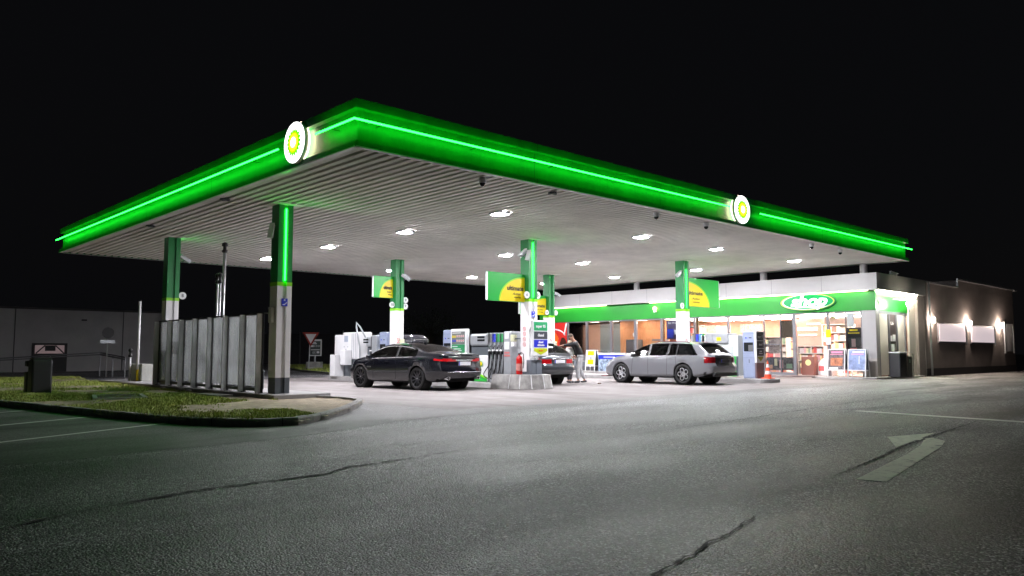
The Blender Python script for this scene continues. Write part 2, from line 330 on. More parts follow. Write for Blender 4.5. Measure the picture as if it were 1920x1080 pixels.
def grass(n, P, box, zf, dens, h0, h1, name, label):
    mb = MB(); vs = mb.v; fs = mb.f; c = 0; tries = 0
    while c < n and tries < n*12:
        tries += 1; x = random.uniform(box[0], box[1]); y = random.uniform(box[2], box[3])
        if not pin(x, y, P): continue
        d = dens(x, y)
        if random.random() > d: continue
        c += 1; z = zf(x, y)-.01; h = random.uniform(h0, h1)*(.5+.7*d); a = random.uniform(0, 6.283); wd = .007+.009*random.random(); lx, ly = random.gauss(0, .35)*h, random.gauss(0, .35)*h
        b = len(vs); ca, sa = math.cos(a)*wd, math.sin(a)*wd
        vs += [(x-ca, y-sa, z), (x+ca, y+sa, z), (x+ca*.6+lx*.4, y+sa*.6+ly*.4, z+h*.6), (x-ca*.6+lx*.4, y-sa*.6+ly*.4, z+h*.6), (x+lx, y+ly, z+h)]
        fs += [(b,b+1,b+2,b+3), (b+3,b+2,b+4)]; mb.m += [0,0]
    o = mb.build(name, M_grass); tag(o, label, 'grass', kind='stuff')
def gd(x, y):
    v = .42 + 1.1*mn.noise(Vector((x*.55, y*.45, 7))) + .5*mn.noise(Vector((x*2.2, y*2.2, 1)))
    if y < 5.6 and x > -.6: v -= (x+.6)*1.6
    if x > .6 and y < 11: v -= .7
    if -.9 < x < 1 and 11 < y < 13: v -= .6
    if min(math.dist((x,y), k) for k in kerb_pts) < .2: v -= .3
    return max(0, min(1, v))
grass(52000, [p for p in poly], (-5.5, 1.35, -.1, 14), sz, gd, .03, .10, 'grass', 'rough patchy green grass on the kerbed verge in front of the glass screen')
grass(22000, poly, (-8, 3, 14, 30), sz, gd, .04, .11, 'grass', 'thin green grass at the back of the verge behind the litter bin')
# ------------------------------------------------------------------ canopy
X1, Y1, ZB, ZT = 27.2, 21.6, 5.14, 6.07
M_neon = emit('neon_green', (.0, 1.0, .16), 7)
M_neonc = emit('neon_core', (.010, 1.0, .034), 3.1)
cn = thing('petrol_canopy', 'large flat petrol station canopy with green neon edge and white ribbed underside', 'canopy', (0,0,ZB))
cn['_o'] = (0,0,ZB)
def fascia(p, q, nrm, gaps, lit=True):
    """side from p to q (2D), outward normal nrm"""
    p, q, n_ = Vector((*p,0)), Vector((*q,0)), Vector((*nrm,0)); d = (q-p); L = d.length; d.normalize()
    def P(s, o, z): v = p+d*s+n_*o; return (v.x, v.y, z)
    mb = MB()
    prof = [(0,ZB), (0.0,5.255), (-.10,5.275), (-.10,5.875), (0,5.895), (0,ZT), (-.12,ZT+.0), (-.12,ZB+.03)]
    for i in range(len(prof)-1):
        (o0,z0),(o1,z1) = prof[i], prof[i+1]; c0 = o0; c1 = o1
        s0 = lambda o: -o*1.0; s1 = lambda o: L+o*1.0
        mb.quad(P(s0(o0),o0,z0), P(s1(o0),o0,z0), P(s1(o1),o1,z1), P(s0(o1),o1,z1))
    k = 4.9
    while k < L-1:
        mb.box(0,1,0,1,0,1, M=Matrix.Identity(4)) if False else None
        k += 4.9
    mb.build('fascia', M_green, cn)
    k = 4.85
    while k < L-.5:
        for z0, z1, o in ((5.15,5.25,.0015), (5.29,5.86,-.0985), (5.9,6.06,.0015)):
            MB().quad(P(k-.006,o,z0), P(k+.006,o,z0), P(k+.006,o,z1), P(k-.006,o,z1)).build('fascia_seam', M_dark, cn)
        k += 4.85
    tr = MB(); tr.add([P(-.0,.012,ZB-.012), P(L,.012,ZB-.012), P(L,.012,ZB+.012), P(0,.012,ZB+.012), P(0,-.1,ZB-.012), P(L,-.1,ZB-.012)], [(0,1,2,3),(4,5,1,0)]); tr.build('lower_trim', M_white, cn)
    if lit:
        segs = []; s = 0.0
        for a, b in gaps+[(L, L)]:
            segs.append((s, a)); s = b
        for a, b in segs:
            if b-a > .2:
                a2 = -.10 if a == 0 else a; b2 = L+.10 if b == L else b
                MB().tube([P(a2,.10,5.63), P(b2,.10,5.63)], .020, 8).build('neon_tube', M_neonc, cn)
                k = a2+.6
                while k < b2: MB().add([P(k-.02,-.10,5.60), P(k+.02,-.10,5.60), P(k+.02,.09,5.615), P(k-.02,.09,5.615)], [(0,1,2,3)]).build('tube_clip', M_green, cn); k += 2.4
fascia((0,Y1), (0,0), (-1,0), [(Y1-2.98, Y1-1.36)])
fascia((0,0), (X1,0), (0,-1), [(12.95, 14.72)])
fascia((X1,0), (X1,Y1), (1,0), [], False)
fascia((X1,Y1), (0,Y1), (0,1), [], False)
MB().box(.1, X1-.1, .1, Y1-.1, ZT-.12, ZT-.08).build('roof_deck', M_dark, cn)
sf = MB(); pitch = .255; k = .12
while k < X1-.25:
    a, b = k, k+.165
    for (u0,z0),(u1,z1) in (((a,ZB+.05),(a+.012,ZB+.006)), ((a+.012,ZB+.006),(b-.012,ZB+.006)), ((b-.012,ZB+.006),(b,ZB+.05))):
        sf.quad((u0,.11,z0), (u0,Y1-.11,z0), (u1,Y1-.11,z1), (u1,.11,z1))
    k += pitch
sf.build('ribbed_soffit', M_sat, cn)
MB().box(.11, X1-.11, .11, Y1-.11, ZB+.07, ZB+.08).build('soffit_backing', mat('soffit_gap', (.16,.155,.15), .6), cn)

# ceiling lamps
M_lens = emit('lamp_lens', (.97, .95, 1.0), 330); M_lensb = emit('lamp_lens_centre', (.96, .95, 1.0), 150)
lt0 = thing('canopy_light', 'x', 'ceiling light', (0,0,0), 'square lights in the canopy ceiling')
fb = MB()
fb.box(-.22,.22,-.22,-.185,-.05,.01); fb.box(-.22,.22,.185,.22,-.05,.01); fb.box(-.22,-.185,-.185,.185,-.05,.01); fb.box(.185,.22,-.185,.185,-.05,.01)
fb.build('frame', M_lgrey, lt0); MB().add([(-.17,-.17,-.012),(.17,-.17,-.012),(.17,.17,-.012),(-.17,.17,-.012),(-.135,-.135,-.06),(.135,-.135,-.06),(.135,.135,-.06),(-.135,.135,-.06)], [(7,6,5,4),(0,4,5,1),(1,5,6,2),(2,6,7,3),(3,7,4,0)][:1], 1).add([(-.17,-.17,-.012),(.17,-.17,-.012),(.17,.17,-.012),(-.17,.17,-.012),(-.135,-.135,-.06),(.135,-.135,-.06),(.135,.135,-.06),(-.135,.135,-.06)], [(0,1,5,4),(1,2,6,5),(2,3,7,6),(3,0,4,7)]).build('diffuser', [M_lens, M_lensb], lt0)
LP = [(6.75,3.4,'nearest the front corner of the canopy'), (6.75,7.95,'second from the front in the leftmost row'), (6.75,12.8,'third from the front in the leftmost row'), (6.75,17.8,'at the far left end of the leftmost row'),
 (13.15,3.42,'above the lane between the two front neon columns'), (13.15,10.15,'behind the ultimate sign of the middle column'), (17.7,3.4,'on the front edge right of the second round logo'), (17.5,9.95,'above the roof of the dark grey estate car'),
 (23.42,3.25,'nearest the right end of the canopy front'), (23.45,8.13,'just right of the right neon column'), (23.45,13.06,'above the left part of the shop front'), (18.1,18.1,'at the back left of the canopy, low in the picture'), (13.15,18.1,'at the back edge of the canopy behind the fuel sign'), (23.45,18.1,'at the back corner hidden near the shop')]
for i, (x, y, s) in enumerate(LP):
    o = lt0 if i == 0 else copy_tree(lt0)
    o.location = (x, y, ZB); o['label'] = 'bright square ceiling light '+s
dm0 = thing('dome_camera', 'x', 'dome camera', (0,0,0), 'dome cameras under the canopy edge')
MB().lathe([(.075,0), (.085,-.02), (.085,-.10), (.07,-.12)], 16, cap=True).build('housing', M_white, dm0, smooth=True)
MB().lathe([(.068,-.12), (.06,-.16), (.035,-.19), (.003,-.20)], 14).build('dome', M_scr, dm0, smooth=True)
for i, (x, y, s) in enumerate([(3.53,.42,'left of the others, near the front corner'), (9.93,.40,'left of the right round logo'), (12.4,.40,'just below the right round logo'), (19.08,.36,'right of the round logo, fourth along'), (21.39,.36,'nearest the right end of the canopy')]):
    o = dm0 if i == 0 else copy_tree(dm0); o.location = (x, y, ZB-.0); o['label'] = 'white dome camera under the canopy front edge '+s
fl0 = thing('ceiling_sensor', 'x', 'sensor', (0,0,0), 'small sensors on the canopy ceiling')
MB().box(-.12,.12,-.03,.03,-.05,0).box(-.03,.03,-.12,.12,-.045,-.001).build('bracket', M_grey, fl0)
for i, (x, y, s) in enumerate([(5.81,.45,'right of the first dome camera'), (.3,6.67,'inside the left neon edge'), (.35,12.3,'inside the left edge near the far left end')]):
    o = fl0 if i == 0 else copy_tree(fl0); o.location = (x, y, ZB); o['label'] = 'small cross shaped sensor on the ceiling '+s

# round logo signs
M_lw = emit('logo_white', (1,1,.97), .55); M_lg = emit('logo_green', (.02,.50,.0), .36); M_llg = emit('logo_light_green', (.32,.85,.0), .36); M_ly = emit('logo_yellow', (1,.85,.02), .4); M_rimE = emit('logo_rim_glow', (1,.80,.62), 1.4)
def star(ro, ri, n=18, ph=0):
    pts = []
    for k in range(n):
        for j, rr in ((-.5,ri), (-.25,ro*.93), (0,ro), (.25,ro*.93)):
            a = 2*math.pi*(k+j)/n+ph; pts.append((rr*math.cos(a), rr*math.sin(a)))
    return pts
def circ(r, n=40): return [(r*math.cos(2*math.pi*k/n), r*math.sin(2*math.pi*k/n)) for k in range(n)]
def logo(origin, right, label):
    t = thing('round_logo_sign', label, 'logo sign', origin, 'round logo signs on the canopy edge')
    B = basis(origin, right, (0,0,1))
    MB().prism(circ(.40), -.16, -.14, M=B).prism(circ(.455), -.12, -.115, M=B).build('back_plate', M_rimE, t)
    MB().prism(circ(.44), -.115, -.02, M=B).build('case', M_white, t)
    MB().prism(circ(.43), -.02, 0, M=B).build('face', M_lw, t)
    MB().prism(star(.300,.235), .0, .006, M=B).build('outer_petals', M_lg, t)
    MB().prism(star(.245,.195,18,math.pi/18), .006, .011, M=B).build('middle_petals', M_llg, t)
    MB().prism(star(.19,.15), .011, .016, M=B).build('inner_petals', M_ly, t)
    MB().prism(star(.115,.10,18,math.pi/18), .016, .021, M=B).build('centre', M_lw, t)
logo((-.10, 2.27, 5.64), (0,-1,0), 'round glowing white logo disc with green and yellow flower on the left canopy edge')
logo((13.65, -.10, 5.63), (1,0,0), 'round glowing white logo disc with green and yellow flower on the right canopy edge')

# ------------------------------------------------------------------ columns
M_colw = mat('column_white', (.80,.79,.80), .4, var=.06, vscale=1.5)
def column(x, y, z0, neon, label, tagpos=None):
    t = thing('canopy_column', label, 'column', (x,y,z0), 'columns holding up the canopy')
    a = .20
    def h(z0, z1, s=0):
        mb = MB(); s = a+s
        mb.box(x-s, x-.06, y-s, y-s+.10, z0, z1).box(x+.06, x+s, y-s, y-s+.10, z0, z1).box(x-.06, x+.06, y-s+.05, y-s+.1, z0, z1)
        mb.box(x-s, x+s, y-s+.10, y+s, z0, z1); return mb
    h(z0, .60).build('plinth', M_grey, t); h(.60, 2.98, .004).build('lower_cladding', M_colw, t)
    h(2.98, 3.08, .008).build('lime_band', M_lime, t); h(3.08, ZB-.02, .002).build('upper_cladding', M_green, t)
    MB().box(x-.42, x+.42, y-.42, y+.42, ZB-.02, ZB).build('ceiling_plate', M_sat, t)
    if neon: MB().tube([(x,y-a-.005,3.12), (x,y-a-.005,ZB-.12 if neon == 1 else 4.75)], .022, 8).build('neon_tube', M_neonc, t)
    else: MB().tube([(x+a+.03,y+.05,4.4), (x+a+.03,y+.05,ZB-.05)], .02, 8).build('neon_tube', M_neonc, t) if x < 5 else None
    return t
def sticker_smoke(t, x, y, zs, rt='X'):
    for z in zs:
        mb = MB(); B = basis((x, y, z), *XL) if rt == 'X' else basis((x, y, z), *YL)
        n = 20; vs = [];
        for r in (.055,.07): vs += [B @ Vector((r*math.cos(2*math.pi*k/n), r*math.sin(2*math.pi*k/n), .006)) for k in range(n)]
        mb.add(vs, [(k,(k+1)%n,n+(k+1)%n,n+k) for k in range(n)]); c = math.sqrt(.5)*.06
        mb.add([B@Vector(p) for p in ((-c-.006,c-.006,.007),(-c+.006,c+.006,.007),(c+.006,-c+.006,.007),(c-.006,-c-.006,.007))], [(0,1,2,3)])
        mb.build('warning_sticker', M_red, t)
c1 = column(1.8, 6.5, .19, 1, 'nearest green and white column with lit neon, right of the glass screen')
c2 = column(1.8, 14.5, .19, 0, 'leftmost green and white column behind the glass screen')
c4 = column(11, 6.6, .2, 1, 'middle neon column carrying the fuel price board and ultimate banner')
c3 = column(11, 14.5, .2, 0, 'green and white column behind the black saloon with discs 10, 9 and 7')
c6 = column(20.1, 6.6, .24, 2, 'right neon column behind the light grey estate car')
c5 = column(20.2, 14.6, .24, 0, 'slim looking far column right of the price board')
def boxlogo(t, x, y, z):
    B = basis((x, y, z), *YL); mb = MB()
    mb.add([B@Vector(p) for p in ((-.085,-.10,.008),(.085,-.10,.008),(.085,.10,.008),(-.085,.10,.008))], [(0,1,2,3)]); mb.build('surveillance_sticker', M_blue, t)
    mb = MB(); mb.add([B@Vector(p) for p in ((-.06,-.05,.011),(.0,-.04,.011),(.07,.02,.011),(.07,-.01,.011),(0,-.07,.011),(-.06,-.07,.011))], [(0,1,2,3,4,5)])
    mb.add([B@Vector(p) for p in ((-.02,.04,.011),(.02,.04,.011),(.02,.08,.011),(-.02,.08,.011))], [(0,1,2,3)]); mb.build('sticker_symbol', M_white, t)
boxlogo(c1, 1.80, 6.29, 2.55); boxlogo(c4, 11.0, 6.39, 2.55)
MB().box(1.50,1.59,6.42,6.58,2.02,2.42).build('switch_box', M_white, c1, bevel=.015)
sticker_smoke(c4, 10.79, 6.60, (2.05,1.88,1.70,1.52)); sticker_smoke(c3, 10.92, 14.27, (1.78,1.62,1.46,1.30), 'Y'); sticker_smoke(c5, 20.1, 14.37, (1.85,1.65), 'Y'); sticker_smoke(c6, 20.0, 6.37, (1.75,1.5), 'Y')
MB().box(11.0,11.2,14.22,14.28,1.5,1.8).build('notice', mat('cream_notice', (.62,.62,.42), .6), c3)
MB().box(20.25,20.45,14.30,14.36,1.45,1.8).build('notice', mat('cream_notice'), c5)

# number discs
def disc(num, x, y, z, label):
    t = thing('pump_number_sign', label, 'number sign', (x,y,z), 'round pump number signs on the columns')
    B = basis((x,y,z), *YL)
    MB().prism(circ(.125,28), -.03, .0, M=B).build('disc', M_white, t)
    text('numeral', num, B@Vector((0,0,.004)), *YL, .15, M_grey, t, bold=.002)
disc('8', 2.14, 14.35, 2.95+.22, 'white disc reading 8 on the leftmost column'); disc('10', 10.68, 14.38, 3.22, 'white disc reading 10 on the left of the column behind the black saloon')
disc('9', 11.35, 14.38, 3.44, 'white disc reading 9, upper of the two on the right of its column'); disc('7', 11.35, 14.38, 3.18, 'white disc reading 7, lower of the two on the right of its column')
disc('6', 10.68, 6.36, 3.20, 'white disc reading 6 in front of the left ultimate banner'); disc('5', 11.30, 6.46, 3.22, 'white disc reading 5 on the right of the middle neon column')
disc('4', 19.83, 14.36, 3.22, 'white disc reading 4 on the left of the far column'); disc('3', 20.50, 14.40, 3.22, 'white disc reading 3 on the right of the far column'); disc('2', 19.75, 6.36, 3.20, 'white disc reading 2 on the left of the right neon column')

# cctv cameras
def cctv(x, y, z, dx, label, dy=0, dz=-.55, wh=False):
    t = thing('security_camera', label, 'security camera', (x,y,z), 'bullet cameras on the columns')
    d = Vector((dx,dy,dz)).normalized(); p = Vector((x,y,z))
    M = basis(p+d*.15, d, Vector((0,0,1))-d*d.z)
    MB().box(-.2,.2,-.055,.055,-.05,.05, M=M).build('housing', M_lgrey, t, bevel=.01)
    MB().box(-.2,.26,.06,.07,-.065,.065, M=M).build('sun_shield', M_white, t)
    MB().tube([p+Vector((0,0,-.16)), p+Vector((0,0,-.16))+d*.08, p+d*.08], .018, 6).build('bracket', M_grey, t)
cctv(2.05, 14.35, 4.5, 1, 'bullet camera on the leftmost column'); cctv(11.1, 14.25, 4.45, 1, 'left bullet camera of the pair on the column behind the black saloon', -.8, -.9); cctv(11.24, 14.4, 4.5, 1, 'right bullet camera of the pair on the column behind the black saloon')
cctv(10.76, 6.5, 4.72, -1, 'left bullet camera of the pair above the left ultimate banner', 0, -.75); cctv(10.80, 6.36, 4.66, -.6, 'right bullet camera of the pair above the left ultimate banner', -.3, -.9); cctv(20.45, 14.4, 4.2, 1, 'long white bullet camera on the far column', .0, -.4)
cctv(19.88, 6.5, 4.62, -1, 'upper bullet camera on the left of the right neon column', 0, -.6); cctv(1.5, 6.45, 4.55, -.3, 'small camera high on the left of the nearest column', -.3, -1)

# ultimate banners
def banner(x0, x1, y, z0, z1, flip, label):
    t = thing('fuel_banner', label, 'banner', (x0,y,z0), 'green and yellow ultimate banners on the columns')
    MB().box(x0,x1,y-.05,y+.05,z0,z1).build('panel', mat('banner_green', (.01,.42,.05), .35), t, bevel=.02)
    MB().box(x1+.002 if not flip else x0-.022, x1+.022 if not flip else x0-.002, y-.045,y+.045,z0+.02,z1-.02).build('edge_strip', M_white, t)
    hh = (z1-z0)*.84; ww = (x1-x0)*.68; cx = x1 if flip else x0; sg = -1 if flip else 1
    for nm, k, o, m in (('yellow_edge', 1.05, .0, M_lime), ('yellow_quarter', 1.0, .004, M_yel)):
        pts = [(cx, z0+.01)]+[(cx+sg*ww*k*math.cos(a), z0+.01+hh*k*math.sin(a)) for a in [math.pi/2*i/24 for i in range(25)]]
        if flip: pts = pts[::-1]
        mb = MB(); mb.add([(px, y-.052-o, pz) for px, pz in pts], [tuple(range(len(pts)))]); mb.build(nm, m, t)
    tx = cx+sg*ww*.40
    text('lettering', 'ultimate', (tx, y-.062, z0+hh*.56), *YL, .22, M_ink, t, width=ww*.66, bold=.006)
    text('lettering', 'Active', (tx+sg*0.0+.06, y-.062, z0+hh*.33), *YL, .12, M_ink, t, width=ww*.32, shear=.3)
    text('lettering', 'technology', (tx+.1, y-.062, z0+hh*.19), *YL, .07, M_ink, t, width=ww*.28)
    MB().box(min(cx,cx-sg*.2), max(cx,cx-sg*.2), y-.02,y+.02,z0+.15,z0+.2).box(min(cx,cx-sg*.2), max(cx,cx-sg*.2), y-.02,y+.02,z1-.2,z1-.15).build('mounting_arm', M_steel, t)
banner(9.13, 10.80, 6.65, 2.96, 3.92, True, 'green and yellow ultimate banner left of the middle neon column')
banner(20.31, 22.93, 6.65, 3.22, 4.45, False, 'wide green and yellow ultimate banner right of the right neon column')
banner(18.2, 19.98, 14.65, 3.09, 4.05, True, 'partly hidden ultimate banner behind the middle neon column')
banner(9.85, 10.78, 14.55, 3.5, 4.4, True, 'ultimate banner seen edge on behind the saloon column')
# ------------------------------------------------------------------ islands
def island(name, x0, x1, y0, y1, z, label):
    mb = MB(); r = (x1-x0)/2; cx = (x0+x1)/2; pts = []
    for k in range(13): a = math.pi+math.pi*k/12; pts.append((cx+r*math.cos(a), y0+r*.6+r*.6*math.sin(a)))
    for k in range(13): a = math.pi*k/12; pts.append((cx+r*math.cos(a), y1-r*.6+r*.6*math.sin(a)))
    mb.prism(pts, -.05, z); o = mb.build(name, M_island, loc=(cx,y0,0), bevel=.02); tag(o, kind='structure')
island('pump_island', 10.3, 11.7, 6.2, 19.2, .2, '')
island('pump_island', 19.5, 20.9, 2.45, 16, .24, '')
sl = MB().box(1.3, 2.9, 5.75, 20.5, -.05, .19); struct('screen_plinth', sl, M_island, bevel=.02)
# ------------------------------------------------------------------ shop
M_wallw = mat('shop_white_panel', (.42,.41,.42), .45, var=.05, vscale=1)
sh = thing('petrol_shop', 'low station shop with white parapet, green band and bright glazed front', 'shop', (26.85,1.3,.2))
YE = 21.9
# parapet: L-shaped white box
p = MB(); p.box(26.62, 26.95, 1.15, YE, 3.96, 4.70); p.box(26.95, 32.3, 1.15, 1.60, 3.96, 4.70, 1); p.box(26.95, 27.3, 1.40, YE, 3.96, 4.05)
p.build('parapet', [M_wallw, M_wallw], sh)
ps = MB()
for y in (3.6,6.05,8.5,10.95,13.4,15.85,18.3): ps.quad((26.618,y-.006,3.97), (26.618,y-.006,4.69), (26.618,y+.006,4.69), (26.618,y+.006,3.97))
ps.build('panel_joint', M_grey, sh)
MB().box(27.3, 33, 1.40, YE, 4.0, 4.1).build('roof', M_plinth, sh)
bd = MB(); bd.box(26.88, 27.05, 1.33, YE, 3.09, 3.92); bd.box(27.05, 30.7, 1.42, 1.5, 3.09, 3.95); bd.build('green_band', M_band, sh)
M_strip = emit('soffit_strip_light', (1,.93,.5), 3.2)
st_ = MB()
for a, b in ((1.6,13.3), (16.4,21.8)): st_.box(26.72, 26.76, a, b, 3.935, 3.955)
st_.build('soffit_light', M_strip, sh); MB().box(26.9, 31.4, 1.19, 1.23, 3.935, 3.955).build('soffit_light', emit('side_strip_light', (1,.88,.68), 34), sh)
MB().box(26.62, 26.88, 1.3, YE, 3.958, 3.96).build('soffit', M_white, sh)
# corner pillar white + grey base, end pillar
MB().box(26.9, 27.2, 1.36, 1.95, 1.0, 3.09).build('corner_pillar', M_wallw, sh)
MB().box(26.9, 27.2, 1.36, 1.95, .2, 1.0).build('pillar_base', mat('pillar_grey', (.45,.42,.40), .7), sh)
MB().box(30.75, 31.5, 1.40, 1.7, .12, 3.93).build('end_pillar', mat('cream_render', (.72,.68,.62), .6), sh)
MB().box(31.5, 32.3, 1.26, 1.6, .12, 3.95).build('side_wall', M_brown, sh)
# frames along the front
fr = MB(); X = 26.95
fr.box(X-.03, X+.08, 1.95, YE, 3.02, 3.09); fr.box(X-.03, X+.08, 5.15, 13.0, .2, .32); fr.box(X-.03, X+.08, 13, YE, .2, .45)
for y, wd in ((1.98,.05), (2.70,.02), (3.50,.11), (5.12,.14), (5.82,.03), (6.67,.03), (8.62,.09), (10.6,.09), (12.7,.10), (14.45,.16), (16.19,.14), (18.06,.12), (19.56,.09), (21.85,.06)):
    fr.box(X-.045, X+.085, y-wd/2, y+wd/2, .2, 3.085)
fr.box(X-.02, X+.07, 5.85, 8.6, 1.62, 1.66)
fr.build('window_frames', M_frame, sh)
for a, b in ((2.01,3.45), (5.2,8.57), (8.67,10.55), (10.65,12.65), (12.76,14.36), (14.54,16.1), (16.27,18.0), (18.12,19.5), (19.61,21.8)):
    MB().box(X+.02, X+.03, a, b, .3, 3.03).build('window_pane', M_glass, sh)
# interior shell
M_ceilE = emit('shop_ceiling_panel', (1,.75,.62), 4.2)
M_tile = mat('shop_floor', (.55,.50,.48), .25)
MB().box(27.05, 34, 1.6, YE, .17, .2).build('floor', M_tile, sh)
MB().box(33.9, 34, 1.6, YE, .2, 3.1).build('back_wall', M_sal, sh)
MB().box(27.1, 34, 1.6, YE, 3.13, 3.16).build('ceiling', mat('shop_ceiling', (.55,.48,.45), .8), sh)
cp = MB()
for y in range(2, 13, 2):
    for x in (28.2, 30.2, 32.2): cp.box(x, x+1.0, y+.2, y+1.5, 3.09, 3.13)
for y in (13.3, 14.9, 17.0, 18.5, 20.2): cp.box(27.7, 28.6, y, y+.6, 3.09, 3.13)
cp.build('ceiling_light_panel', M_ceilE, sh)
MB().box(27.1, 34, 1.5, 1.6, .2, 3.1).build('inner_side_wall', M_sal, sh)
MB().box(29.0, 29.1, 13.7, 17.2, .2, 3.1).build('wood_partition', M_wood, sh)
MB().box(29.2, 29.3, 17.2, 18.95, .2, 3.0).build('roller_blind', mat('blue_grey_blind', (.20,.25,.27), .4), sh)
MB().box(29.6, 29.7, 19.0, 21.6, .4, 3.0).build('warm_blind', mat('warm_blind', (.62,.42,.33), .6, var=.15, vscale=1), sh)
MB().box(27.15, 27.2, 12.65, 12.9, .2, 3.1).box(27.15,27.2,10.5,10.68,.2,3.1).build('inner_post', M_wood, sh)
# lower grey cladding left part
MB().box(26.93, 26.96, 16.27, 19.5, .45, 1.0).build('lower_panel', M_ltblue and mat('panel_grey_blue', (.22,.24,.27), .4), sh)
# entrance side door
dr = MB(); dr.box(26.98, 30.7, 1.44, 1.5, 2.95, 3.09)
for x in (27.28, 28.42, 29.3, 30.28): dr.box(x-.05, x+.05, 1.38, 1.5, .2, 2.95)
dr.build('side_entrance_frame', M_frame, sh)
MB().box(27.33, 28.37, 1.44, 1.46, .25, 2.95).box(29.35, 30.23, 1.44, 1.46, .25, 2.95).build('side_panel', mat('beige_panel', (.70,.64,.58), .5), sh)
MB().box(28.47, 29.25, 1.43, 1.45, .25, 2.95).build('side_door', mat('dark_door', (.06,.045,.045), .3), sh)
text('door_lettering', 'Cafe', (28.82, 1.425, 2.55), *YL, .2, M_white, sh)
MB().box(28.6,28.75,1.40,1.425,1.75,2.0).box(28.85,29.1,1.40,1.425,1.75,2.05).box(28.6,28.95,1.40,1.425,1.3,1.62).build('door_notice', M_white, sh)
# shop oval sign
so = thing('shop_sign', 'oval green sign with white lettering reading shop on the green band', 'sign', (26.8,4.4,3.57))
def oval(ry, rz, x0, x1, m, nm, dy=0, dz=0):
    B = basis((x1, 4.4+dy, 3.57+dz), *XL); MB().prism([(ry*math.cos(2*math.pi*k/48), rz*math.sin(2*math.pi*k/48)) for k in range(48)], x1-x0 and -(x1*0+abs(x1-x0)), 0, M=B).build(nm, m, so)
oval(1.36, .41, 26.88, 26.80, mat('sign_dark_green', (.004,.16,.06), .3), 'case')
oval(1.30, .375, 26.80, 26.785, mat('sign_lime', (.55,.80,.05), .3), 'lime_ring', .0, .0)
oval(1.24, .35, 26.785, 26.775, M_white, 'white_ring', -.02, 0)
oval(1.19, .325, 26.775, 26.765, mat('sign_green', (.0,.33,.09), .3), 'field', -.06, .01)
text('lettering', 'shop', (26.755, 4.32, 3.60), *XL, .68, emit('sign_letter_white', (1,1,1), .4), so, width=1.75, shear=.25, bold=.022, ext=.008)
MB().box(26.752,26.76,3.55,4.95,3.315,3.36).build('underline', emit('sign_letter_white', (1,1,1), .4), so)
# posts between roof and canopy
for i, (y, s) in enumerate(((14.4,'left'), (6.68,'middle'), (1.86,'right'))):
    MB().lathe([(.16,0), (.16,1.06)], 18, cap=True).build('roof_post', M_wallw, loc=(0,0,0), smooth=False)
    o = bpy.data.objects['roof_post'] if i == 0 else bpy.data.objects['roof_post.%03d' % i]
    o.location = (26.98 if False else 27.05, y, 4.08); tag(o, 'round pale post between shop roof and canopy, the %s one of three' % s, 'post', 'round posts on the shop roof')
# right-hand grey wing
wg = thing('side_building', 'dark grey rendered side wing with two lit windows with white blinds and wall lamps', 'building', (32.3,1.25,.12))
w_ = MB(); w_.box(32.3, 37.1, 1.25, 8, .12, 4.62); w_.box(37.1, 47.0, 1.25, 8, .12, 5.02); w_.build('wall', M_brown, wg)
MB().box(32.3, 37.1, 1.17, 1.25, 4.62, 4.70).box(37.1, 47.1, 1.17, 1.25, 5.02, 5.10).box(37.02,37.1,1.17,1.25,4.70,5.10).build('coping', M_lgrey, wg)
MB().box(32.3, 47.0, 1.21, 1.25, .12, .48).build('plinth', M_plinth, wg)
MB().tube([(32.75,1.15,.15), (32.75,1.15,4.66)], .05, 8).build('downpipe', M_lgrey, wg, smooth=True)
for a, b in ((34.0,37.85), (38.8,42.75)):
    f = MB().box(a-.08, b+.08, 1.19, 1.25, 1.72, 2.72).build('panel_frame', M_frame, wg)
    MB().box(a, b, 1.17, 1.19, 1.80, 2.66).build('lit_blind', emit('lit_blind', (.80,.68,.72), .115), f)
    MB().box(b+.15, b+.22, 1.15, 1.22, 1.65, 2.75).build('side_rail', M_lgrey, wg)
gr = MB().box(44.7,44.8,1.15,1.22,1.2,3.05).box(46.4,46.46,1.15,1.22,1.2,2.95).box(44.8,46.4,1.19,1.22,1.3,1.34)
for k in range(7): gr.box(44.95+k*.2, 44.99+k*.2, 1.17, 1.2, 1.3, 2.95)
gr.build('barred_window', M_lgrey, wg)
MB().box(46.9,47.6,1.1,1.2,4.95,5.05).build('eaves_end', M_lgrey, wg)
M_wl = emit('wall_lamp_glow', (1,.80,.66), 50)
wl0 = thing('wall_lamp', 'x', 'wall lamp', (0,0,0), 'wall lamps on the grey side wing')
MB().box(-.05,.05,-.07,-.0,-.05,.05).build('housing', M_lgrey, wl0)
MB().lathe([(.02,-.13),(.085,-.10),(.085,.10),(.02,.13)], 12, M=Matrix.Translation((0,-.16,0))).build('lens', M_wl, wl0)
for i, (x, s) in enumerate(((33.0,'left of the two lit windows, by the downpipe'), (38.35,'between the two lit windows'), (43.9,'right of the two lit windows'))):
    o = wl0 if i == 0 else copy_tree(wl0); o.location = (x, 1.25, 2.80); o['label'] = 'lit wall lamp on the grey wing '+s
# pavement
pv = MB(); pv.prism([(25.75,1.55), (26.05,1.1), (31.2,.95), (31.2,1.5), (27.1,1.5), (27.1,22), (25.75,22)], .0, .19); struct('pavement', pv, M_island, bevel=.02)
rp_ = MB(); rp_.add([(25.45,6.0,.13), (25.45,3.6,.13), (25.74,3.8,.2), (25.74,5.6,.2)], [(0,1,2,3)]); rp_.box(25.6,26.9,3.6,5.2,.19,.2); struct('entrance_ramp', rp_, mat('ramp_dark', (.16,.12,.12), .6))
